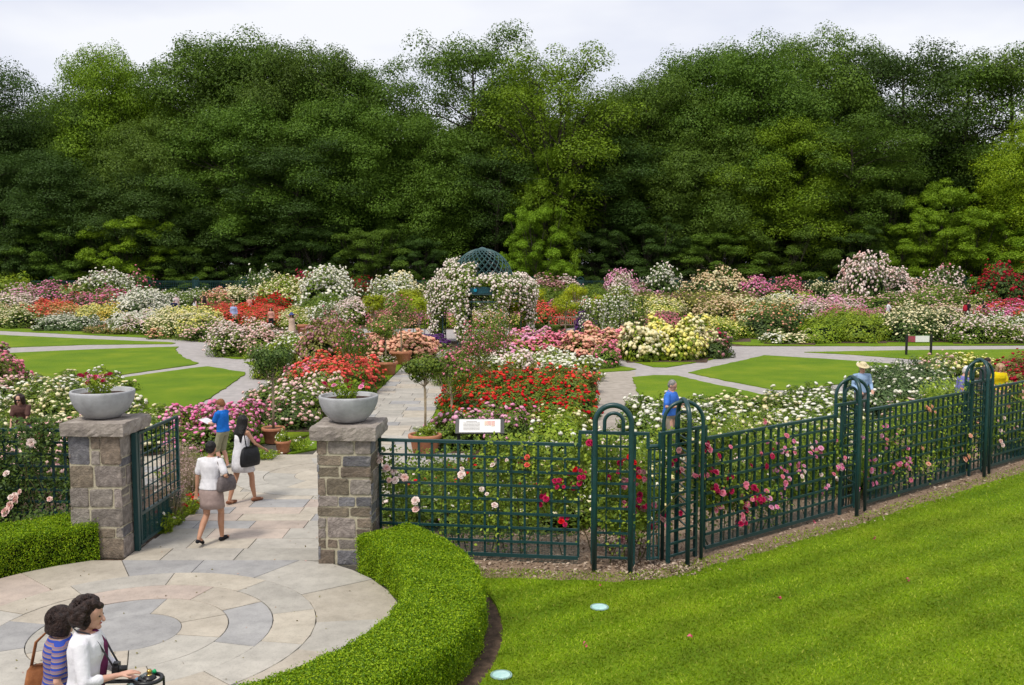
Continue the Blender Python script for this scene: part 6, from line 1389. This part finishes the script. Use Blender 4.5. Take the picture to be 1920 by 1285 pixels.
    def skirt(rg, nm, mm, amp=.0):
        V = []; n = 28; m = len(rg)
        mid = (LEG[0][1]+LEG[1][1])/2
        for i, (z, rx, ry) in enumerate(rg):
            for j in range(n):
                a = 2*PI*j/n; f = 1+amp*math.sin(a*7+i)*i/m; p = np.array((rx*f*math.cos(a), ry*f*math.sin(a), z))
                if z > .95: p = T(p)
                else: p[1] += (.95-z)*.12*np.sign(mid[1])
                V.append(p)
        Fc = [(i*n+j, i*n+(j+1) % n, (i+1)*n+(j+1) % n, (i+1)*n+j) for i in range(m-1) for j in range(n)]
        o = obj(nm, pmesh(nm, V, Fc, mm, True), t); md = o.modifiers.new('thick', 'SOLIDIFY'); md.thickness = .008; return o
    bk, bm = bottom
    if kind == 'dress': skirt([(1.33, hw*.94, .135), (1.22, wst+.055, .125), (1.10, wst+.045, .118), (1.0, .182, .138), (.90, .198, .156), (.75, .215, .185), (.62 if tm is not cloth('x', (.1, .1, .1)) else .62, .232, .205)], 'dress', tm, .04)
    if kind == 'longdress': skirt([(1.43, hw*.75, .10), (1.36, hw*.98, .125), (1.22, wst+.055, .125), (1.08, wst+.045, .118), (.95, .185, .145), (.70, .21, .18), (.45, .235, .21)], 'dress', tm, .05)
    if bk == 'skirt': skirt([(.97, .158, .108), (.93, .172, .126), (.895, .192, .148), (.84, .196, .153), (.70, .196, .160), (.60, .198, .165)], 'skirt', bm, .01)
    if bk in ('trousers', 'shorts', 'kneeshorts'):
        cb = MB(); loft(cb, [(.84, .155, .105), (.90, .172, .122), (.98, .168, .12), (1.02, .158, .112)], .012)
        for (H_, K, A) in LEG:
            if bk == 'shorts': e = H_*.35+K*.65; cb.capsule([H_, e], [.098, .090], 12)
            elif bk == 'kneeshorts': cb.capsule([H_, H_*.5+K*.5, K+(A-K)*.06], [.100, .092, .080], 12)
            else: cb.capsule([H_, H_*.5+K*.5, K, K*.4+A*.6, A+np.array((0, 0, -.01))], [.098, .086, .068, .060, .052], 12)
        rem(obj('trousers' if bk == 'trousers' else 'shorts', cb.mesh('trousers', bm), t), max(.012, vx*.8), 2, .5)
    if shoes:
        for (H_, K, A), hp in zip(LEG, heel):
            sb = MB(); s = np.sign(A[0]) or 1; sb.capsule([A+np.array((0, -.05, -.048)), A+np.array((s*.008, .05, -.052)), A+np.array((s*.02, .155, -.062-hp*.9))], [.036, .041, .030], 10)
            rem(obj('shoe', sb.mesh('shoe', shoes), t), .010, 1, .5)
    if hat:
        k_, hm_ = hat; hh = MB()
        if k_ == 'straw': prof = [(.001, .10), (.06, .098), (.085, .08), (.092, .02), (.10, .012), (.165, -.004), (.172, .0), (.168, .008), (.10, .022)]
        else: prof = [(.001, .095), (.05, .09), (.085, .055), (.096, .0), (.098, -.012)]
        V0 = MB().lathe(prof, 24); V = np.array([hp_((v[0], v[1]*1.06-.015, v[2]+.075)) for v in V0.V[0]]); hh.add(V, V0.F)
        if k_ == 'cap': hh.add([hp_(p) for p in ((-.07, .07, .075), (.07, .07, .075), (.055, .165, .06), (-.055, .165, .06), (-.07, .07, .085), (.07, .07, .085), (.055, .165, .068), (-.055, .165, .068))], [(0, 1, 2, 3), (4, 7, 6, 5), (2, 1, 5, 6), (3, 2, 6, 7), (0, 3, 7, 4)])
        obj('hat', hh.mesh('hat', hm_, True), t)
    return t, dict(T=T, ARM=ARM, LEG=LEG, head=hp_, sc=sc)
def world_of(t, p):
    s = t.scale[0]; a = t.rotation_euler[2]; p = np.array(p)*s
    return np.array((t.location[0]+p[0]*math.cos(a)-p[1]*math.sin(a), t.location[1]+p[0]*math.sin(a)+p[1]*math.cos(a), t.location[2]+p[2]))
def bag(name, label, top, cat, w_, h_, d_, m, strap=None, rz=0, parts=()):
    """a soft bag hanging from point top (its upper edge centre); strap: points of the loop"""
    t = thing(name, label, cat, tuple(top), rz); n = 10; V = []
    prof = [(0, .62, .35), (-.12, .85, .7), (-.45, 1.0, 1.0), (-.8, 1.04, 1.0), (-.97, .95, .8), (-1.0, .6, .4)]
    for z, a, b in prof:
        for j in range(16):
            q = 2*PI*j/16; V.append((w_/2*a*np.sign(math.cos(q))*abs(math.cos(q))**.6, d_/2*b*np.sign(math.sin(q))*abs(math.sin(q))**.6, z*h_))
    Fc = [(i*16+j, i*16+(j+1) % 16, (i+1)*16+(j+1) % 16, (i+1)*16+j) for i in range(5) for j in range(16)]+[tuple(range(16)), tuple(range(80, 96))[::-1]]
    obj('bag_body', pmesh('bag_body', V, Fc, m, True), t)
    if strap is not None:
        Mi = np.array(((math.cos(rz), math.sin(rz)), (-math.sin(rz), math.cos(rz)))); Q = []
        for p in strap: q = np.array(p)-np.array(top); q[:2] = Mi @ q[:2]; Q.append(q)
        obj('strap', MB().tube(Q, .013, 6, True, .5).mesh('strap', m, True), t)
    return t
C_white = cloth('white', (.78, .76, .78)); C_black = cloth('black', (.02, .02, .024)); C_leather = mat('leather_black', (.02, .02, .022), (.012, .012, .014), 20, .45, .3, 40)
# --- woman in the white tee walking through the gate
x, y = Gs(398, 1022)
t, J = person('woman with short black hair in white tee and mauve skirt walking through the gate', x, y, 12, 1.66, .028, 'tan', 'short', 'black', ('tee', C_white), ('skirt', cloth('mauve', (.40, .30, .27))), C_black, 3, (0, 4),
     (-.27, .0, .82), (.25, .16, 1.05), (-.10, -.24), (.07, .20), .014, True, heel=(.07, 0), width=1.05)
wp = lambda p: world_of(t, p)
S = J['ARM'][1][0]; tp = wp((.27, .03, 1.16)); bag('handbag', 'taupe grey shoulder bag on the right arm of the woman in the white tee', tp, 'bag', .34, .26, .14, mat('leather_taupe', (.17, .14, .135), (.11, .09, .09), 20, .5, .3, 40),
    [tp+(-.0, -.06, -.03), wp(S+np.array((.0, -.07, -.02))), wp(S+np.array((-.03, .0, .075))), wp(S+np.array((.02, .08, -.03))), tp+(.02, .07, -.03)], -math.radians(12)+PI/2*.75)
# --- woman in the white strapless dress
x, y = Gs(455, 945)
t, J = person('woman with long dark hair in a strapless white dress and sandals, walking to the right', x, y, 38, 1.66, .03, 'tan', 'long', 'black', ('dress', C_white), ('none', None), mat('sandal', (.25, .10, .05)), 4, (10, 6),
     (-.20, .12, .86), (.20, .36, 1.04), (-.08, -.24), (.09, .22), .014, True, heel=(.0, .0))
tp = wp((.24, .02, 1.13)); S = J['ARM'][1][0]
bag('tote_bag', 'large black tote bag hanging from the shoulder of the woman in the white dress', tp, 'bag', .42, .38, .13, C_leather,
    [tp+(-.05, -.05, -.02), wp(S+np.array((.0, -.08, -.02))), wp(S+np.array((-.03, .0, .07))), wp(S+np.array((.02, .08, -.03))), tp+(.05, .06, -.02)], -math.radians(38)+PI/2)
# --- boy reading
x, y = Gs(420, 880)
t, J = person('boy with ginger hair in a blue tee and khaki shorts, reading a sheet of paper', x, y, -72, 1.52, .025, 'fair', 'short', 'ginger', ('tee', cloth('blue', (.015, .16, .60))), ('kneeshorts', cloth('khaki', (.30, .29, .19))), cloth('grey', (.2, .2, .2)), 3, (0, 26),
     (-.10, .34, 1.12), (.08, .36, 1.14), (-.09, .03), (.10, -.04), .013, False, child=True, width=1.05)
pw = wp((-.01, .44, 1.16)); tt = thing('paper_sheet', 'white sheet of paper held by the boy in blue', 'paper', tuple(pw), math.radians(72)); o = obj('sheet', MB().box((0, 0, 0), (.30, .24, .004)).mesh('sheet', mat('paper', (.82, .82, .82), rough=.6)), tt); o.rotation_euler = (.35, 0, 0)
obj('fold', MB().box((0, .13, .045), (.30, .02, .004)).mesh('fold', mat('paper', (.8, .8, .8))), tt)
# --- seated woman behind the left fence
x, y = Gs(48, 868)
t, J = person('woman in sunglasses and brown top behind the left fence roses', x, y, 178, 1.62, 0, 'fair', 'bob', 'brown', ('tee', cloth('brown', (.12, .06, .05))), ('trousers', cloth('denim', (.10, .12, .22))), C_black, 14, (0, 5),
     (-.16, .34, .88), (.16, .34, .88), (-.12, .02), (.12, .02), .016, True)
obj('sunglasses', MB().box(J['head']((-.033, .098, .014)), (.05, .012, .032)).box(J['head']((.033, .098, .014)), (.05, .012, .032)).box(J['head']((0, .10, .02)), (.02, .008, .008)).mesh('sunglasses', M_black), t)
# --- man in the blue polo
x, y = Gs(1254, 855)
t, J = person('grey haired man in a blue polo shirt looking down behind the corner hoops', x, y, 122, 1.80, 0, 'fair', 'short', 'grey', ('polo', cloth('polo_blue', (.06, .20, .70))), ('trousers', cloth('sand', (.30, .26, .20))), C_black, 4, (0, 24),
     (-.06, .34, 1.20), (.20, .28, 1.16), (-.10, .03), (.12, -.02), .015, width=1.12)
# --- man in the straw hat
x, y = Gs(1612, 800)
t, J = person('man in a straw hat and light blue shirt behind the second crossed hoops', x, y, 172, 1.76, 0, 'fair', 'short', 'white', ('long', cloth('sky', (.32, .46, .66))), ('trousers', cloth('taupe', (.16, .14, .13))), C_black, 4, (0, 16),
     (-.18, .26, 1.02), (.18, .26, 1.02), (-.10, .02), (.10, 0), .016, hat=('straw', mat('straw', (.72, .62, .38), (.58, .48, .28), 30, .8, .4, 90)))
x, y = Gs(1797, 800)
t, J = person('man in a white cap and purple blue shirt bending to the roses', x, y, 80, 1.72, -.05, 'fair', 'short', 'white', ('long', cloth('plaid', (.20, .20, .46), (.10, .09, .26))), ('trousers', cloth('navy', (.05, .06, .14))), C_black, 14, (0, 15),
     (-.10, .4, 1.02), (.16, .36, 1.0), (-.10, .02), (.10, 0), .018, hat=('cap', C_white), width=1.1)
x, y = Gs(1840, 782)
person('dark haired man in dark grey behind the third crossed hoops', x, y, 95, 1.76, .0, 'fair', 'short', 'brown', ('tee', cloth('darkgrey', (.05, .055, .06))), ('trousers', cloth('sand', (.30, .26, .20))), C_black, 8, (0, 16), (-.14, .3, 1.0), (.2, .3, 1.0), vx=.018)
x, y = Gs(1868, 790)
person('fair haired woman in a yellow top behind the third crossed hoops', x, y, 175, 1.68, .0, 'fair', 'bob', 'blond', ('tee', cloth('yellow', (.80, .60, .01))), ('trousers', cloth('sand', (.30, .26, .20))), C_black, 6, (20, 14), (-.14, .3, 1.0), (.2, .3, 1.0), vx=.018, woman=True, width=1.2)
# --- small figures farther off (u, foot row, heading, height, label, skin, hair, colours ...)
SK, TR, DR = 'skirt', 'trousers', 'longdress'
for (u, v, fc, h, lab, hair, hc, top, bot, ht, arms) in (
    (327, 606, 10, 1.78, 'man in a navy jacket walking away between the white and the yellow roses', 'short', 'white', ('long', cloth('navy_jacket', (.02, .022, .06))), (TR, cloth('navy_jacket', (.02, .022, .06))), None, None),
    (331, 590, 0, 1.70, 'person in a pale pink shirt behind the man in navy', 'short', 'white', ('tee', cloth('palepink', (.72, .55, .55))), (TR, C_white), None, None),
    (366, 598, 40, 1.68, 'woman in a long white dress beside the dark clad one on the left', 'long', 'brown', (DR, C_white), ('none', None), None, None),
    (384, 594, -20, 1.72, 'woman in a black dress with a red scarf on the left', 'long', 'brown', (DR, C_black), ('none', None), None, None),
    (428, 584, 80, 1.72, 'visitor in a blue shirt stooping behind the cream roses', 'short', 'blond', ('long', cloth('royal', (.04, .12, .42))), (TR, C_black), None, ((-.1, .4, .95), (.12, .42, .92))),
    (439, 614, 165, 1.70, 'woman in a light blue jacket and white trousers among the coral roses', 'bob', 'blond', ('long', cloth('lightblue', (.42, .52, .80))), (TR, C_white), None, None),
    (548, 644, 178, 1.68, 'visitor in a pale peach dress and dark blue hat with raised arms', 'bob', 'brown', (DR, cloth('peach', (.66, .48, .38))), ('none', None), ('straw', cloth('hatblue', (.08, .10, .28))), ((-.24, .12, 1.66), (.20, .14, 1.62))),
    (468, 592, 0, 1.6, 'visitor in salmon pink behind the coral roses', 'short', 'blond', ('tee', cloth('salmonpink', (.75, .36, .28))), (TR, C_white), None, None),
    (509, 620, 180, 1.5, 'dark haired visitor half hidden between the coral and blush roses', 'bob', 'black', ('tee', cloth('salmonpink', (.75, .36, .28))), (TR, C_black), None, None),
    (1388, 598, 170, 1.74, 'visitor in a blue shirt before the peach climber on the right', 'short', 'brown', ('long', cloth('midblue', (.12, .22, .55))), (TR, cloth('khaki', (.30, .29, .19))), None, None),
    (1313, 615, 175, 1.1, 'child in dark clothes on the path behind the big yellow bed', 'short', 'brown', ('tee', cloth('navy_jacket', (.02, .022, .06))), (TR, cloth('navy_jacket', (.02, .022, .06))), None, None),
    (1536, 603, 178, 1.68, 'visitor in a white shirt behind the soft pink rose row', 'short', 'white', ('long', cloth('offwhite', (.70, .72, .80))), (TR, C_white), None, None),
    (1559, 600, 180, 1.72, 'visitor in a dark blue shirt and pale hat behind the soft pink rose row', 'short', 'brown', ('tee', cloth('royal', (.04, .12, .42))), (TR, C_black), ('straw', cloth('hatwhite', (.7, .64, .6))), None),
    (1664, 612, 100, 1.80, 'man in a white tee looking at the roses by the wooden bench', 'short', 'brown', ('tee', C_white), (TR, cloth('greybrown', (.22, .20, .18))), None, ((-.05, .4, 1.1), (.12, .38, 1.1))),
    (1813, 610, 75, 1.82, 'man in a black tee and sand shorts wearing a red rucksack', 'short', 'brown', ('tee', C_black), ('kneeshorts', cloth('sand', (.30, .26, .20))), None, None),
    (1842, 609, 150, 1.72, 'woman in a black dress right of the man with the rucksack', 'long', 'black', (DR, C_black), ('none', None), None, None)):
    x, y = Gs(u, v); a = arms or ((-.24, .05, .80), (.24, .05, .80))
    t, J = person(lab, x, y, fc, h, .0, 'fair', hair, hc, top, bot, C_black, 14 if 'stoop' in lab else 3, (0, 8), a[0], a[1], (-.10, -.10), (.10, .12), .024, 'man' not in lab or 'woman' in lab, ht)
    if 'rucksack wearing' in lab or 'red rucksack' in lab:
        bag('rucksack', 'red rucksack on the back of the man in black', world_of(t, (0, -.20, 1.38)), 'bag', .32, .48, .22, cloth('rucksack', (.45, .02, .04)), [world_of(t, (.1, -.16, 1.34)), world_of(t, (.12, .0, 1.46)), world_of(t, (.13, .14, 1.3)), world_of(t, (.12, -.08, 1.08))], -math.radians(75))
x, y = Gs(1797, 606)
tt = thing('plant_label_board', 'small white board on a stake left of the man with the red rucksack', 'sign', (x, y, 0)); obj('board', MB().box((0, 0, .75), (.95, .05, .62)).mesh('board', M_white), tt); obj('stake', MB().box((0, .04, .3), (.06, .04, .6)).mesh('stake', M_black), tt)
# --- the two women in front, on the stair
zA = .26; D1 = 7.30; xA = (130-960)/F*D1
C_card = mat('cardigan_white', (.80, .78, .80), (.72, .70, .73), 9, .85, .35, 26)
t1, J = person('curly haired woman in a white cardigan, talking with open hands in the foreground', xA, D1, 80, 1.70, zA, 'fair', 'curly', 'brown', ('cardigan', C_card), ('trousers', cloth('plum', (.16, .03, .09))), C_black, 4, (6, 8),
     (-.04, .33, 1.05), (.15, .29, 1.14), (-.10, .02), (.11, -.03), .012, True, fine=True, width=1.06, strands=True)
w1 = lambda p: world_of(t1, p)
T1 = J['T']; M_strap = mat('strap_grey', (.045, .043, .048), (.03, .03, .034), 20, .6)
# plum top showing in the opening of the cardigan
obj('undershirt', rem(obj('undershirt', MB().capsule([T1((0, .112, 1.02)), T1((0, .122, 1.2)), T1((0, .112, 1.34)), T1((0, .07, 1.43))], [.05, .055, .06, .04], 12, 1.0).mesh('undershirt', cloth('plum', (.16, .03, .09))), t1), .012).data, t1) if False else rem(obj('undershirt', MB().capsule([T1((0, .105, 1.0)), T1((0, .118, 1.2)), T1((0, .108, 1.34)), T1((0, .06, 1.44))], [.045, .05, .055, .035], 12).mesh('undershirt', cloth('plum', (.16, .03, .09))), t1), .012)
cpos = w1((.03, .25, 1.14)); ct = thing('camera', 'small black camera hanging from a neck strap in front of the woman in white', 'camera', tuple(cpos), -math.radians(80))
obj('camera_body', MB().box((0, 0, 0), (.12, .045, .075)).box((0, 0, .045), (.05, .04, .022)).mesh('camera_body', M_black), ct)
o = obj('lens', MB().lathe([(.001, .06), (.026, .06), (.029, .0)], 14).mesh('lens', M_black, True), ct, (0, .02, 0)); o.rotation_euler = (-PI/2, 0, 0)
def loc1(p): q = np.array(w1(p))-cpos; a = math.radians(80); return (q[0]*math.cos(a)-q[1]*math.sin(a), q[0]*math.sin(a)+q[1]*math.cos(a), q[2])
obj('neck_strap', MB().tube([(-.06, 0, .03), loc1((-.06, .19, 1.27)), loc1((-.082, .135, 1.38)), loc1((-.078, .07, 1.455)), loc1((-.066, -.02, 1.478)), loc1((0, -.072, 1.49)), loc1((.066, -.02, 1.478)), loc1((.078, .07, 1.455)), loc1((.082, .135, 1.38)), loc1((.07, .19, 1.27)), (.06, 0, .03)], .011, 6, True, .45).mesh('neck_strap', M_strap, True), ct)
hb_ = world_of(t1, J['ARM'][0][2]); bp = hb_+np.array((.105, -.03, -.02))
bt = thing('water_bottle', 'clear plastic water bottle with a green cap over the handrail scroll', 'bottle', tuple(bp)); bt.rotation_euler = (0, math.radians(62), math.radians(20))
M_pet = mat('bottle_plastic', (.55, .68, .72), (.50, .62, .66), 4, .12, spec=.5, alpha=.8)
obj('bottle_body', MB().lathe([(.001, -.11), (.030, -.11), (.033, -.10), (.033, -.02), (.030, .0), (.033, .02), (.033, .05), (.024, .08), (.013, .095), (.013, .105)], 16).mesh('bottle_body', M_pet, True), bt)
obj('cap', MB().lathe([(.001, .128), (.016, .126), (.017, .10), (.001, .10)], 14).mesh('cap', mat('cap_green', (.01, .42, .14), rough=.4), True), bt)
obj('label_band', MB().lathe([(.0338, -.06), (.0338, -.01)], 16).mesh('label_band', mat('label_blue', (.12, .30, .50), rough=.5), True), bt)
# her companion
M_str = bpy.data.materials.new('striped_jersey'); M_str.use_nodes = True
def _st():
    n = M_str.node_tree; L = n.links; b = n.nodes['Principled BSDF']; b.inputs['Roughness'].default_value = .85; b.inputs['Specular IOR Level'].default_value = .15
    tcn = n.nodes.new('ShaderNodeTexCoord'); sx = n.nodes.new('ShaderNodeSeparateXYZ'); ml = n.nodes.new('ShaderNodeMath'); ml.operation = 'MULTIPLY'; ml.inputs[1].default_value = 1/.046
    fr = n.nodes.new('ShaderNodeMath'); fr.operation = 'FRACT'; r = n.nodes.new('ShaderNodeValToRGB'); r.color_ramp.interpolation = 'CONSTANT'; e = r.color_ramp.elements
    e[0].position = 0; e[0].color = (.035, .07, .36, 1); e[1].position = .42; e[1].color = (.36, .24, .19, 1)
    q = e.new(.64); q.color = (.20, .17, .30, 1); q = e.new(.84); q.color = (.30, .16, .16, 1)
    L.new(tcn.outputs['Object'], sx.inputs[0]); L.new(sx.outputs[2], ml.inputs[0]); L.new(ml.outputs[0], fr.inputs[0]); L.new(fr.outputs[0], r.inputs[0]); L.new(r.outputs[0], b.inputs['Base Color'])
_st()
D2 = 7.78; xB = (78-960)/F*D2
t2, J2 = person('woman with a dark bob in a blue and brown striped top, seen from behind', xB, D2, 62, 1.62, .10, 'fair', 'bob', 'brown', ('tee', M_str), ('trousers', cloth('denim', (.10, .12, .22))), C_black, 4, (0, 10),
     (-.20, .26, 1.0), (.26, .10, .92), (-.10, .02), (.11, -.03), .013, True, fine=False, width=1.04, strands=True)
bag('shoulder_bag', 'tan brown leather bag at the hip of the woman in the striped top', world_of(t2, (-.22, -.10, 1.14)), 'bag', .30, .34, .10, mat('leather_tan', (.36, .14, .05), (.26, .09, .03), 14, .5, .3, 30),
    [world_of(t2, (-.24, -.2, 1.10)), world_of(t2, (-.20, -.15, 1.35)), world_of(t2, (-.12, -.03, 1.485)), world_of(t2, (-.14, .12, 1.35)), world_of(t2, (-.22, .0, 1.12))], -math.radians(62)+PI/2)
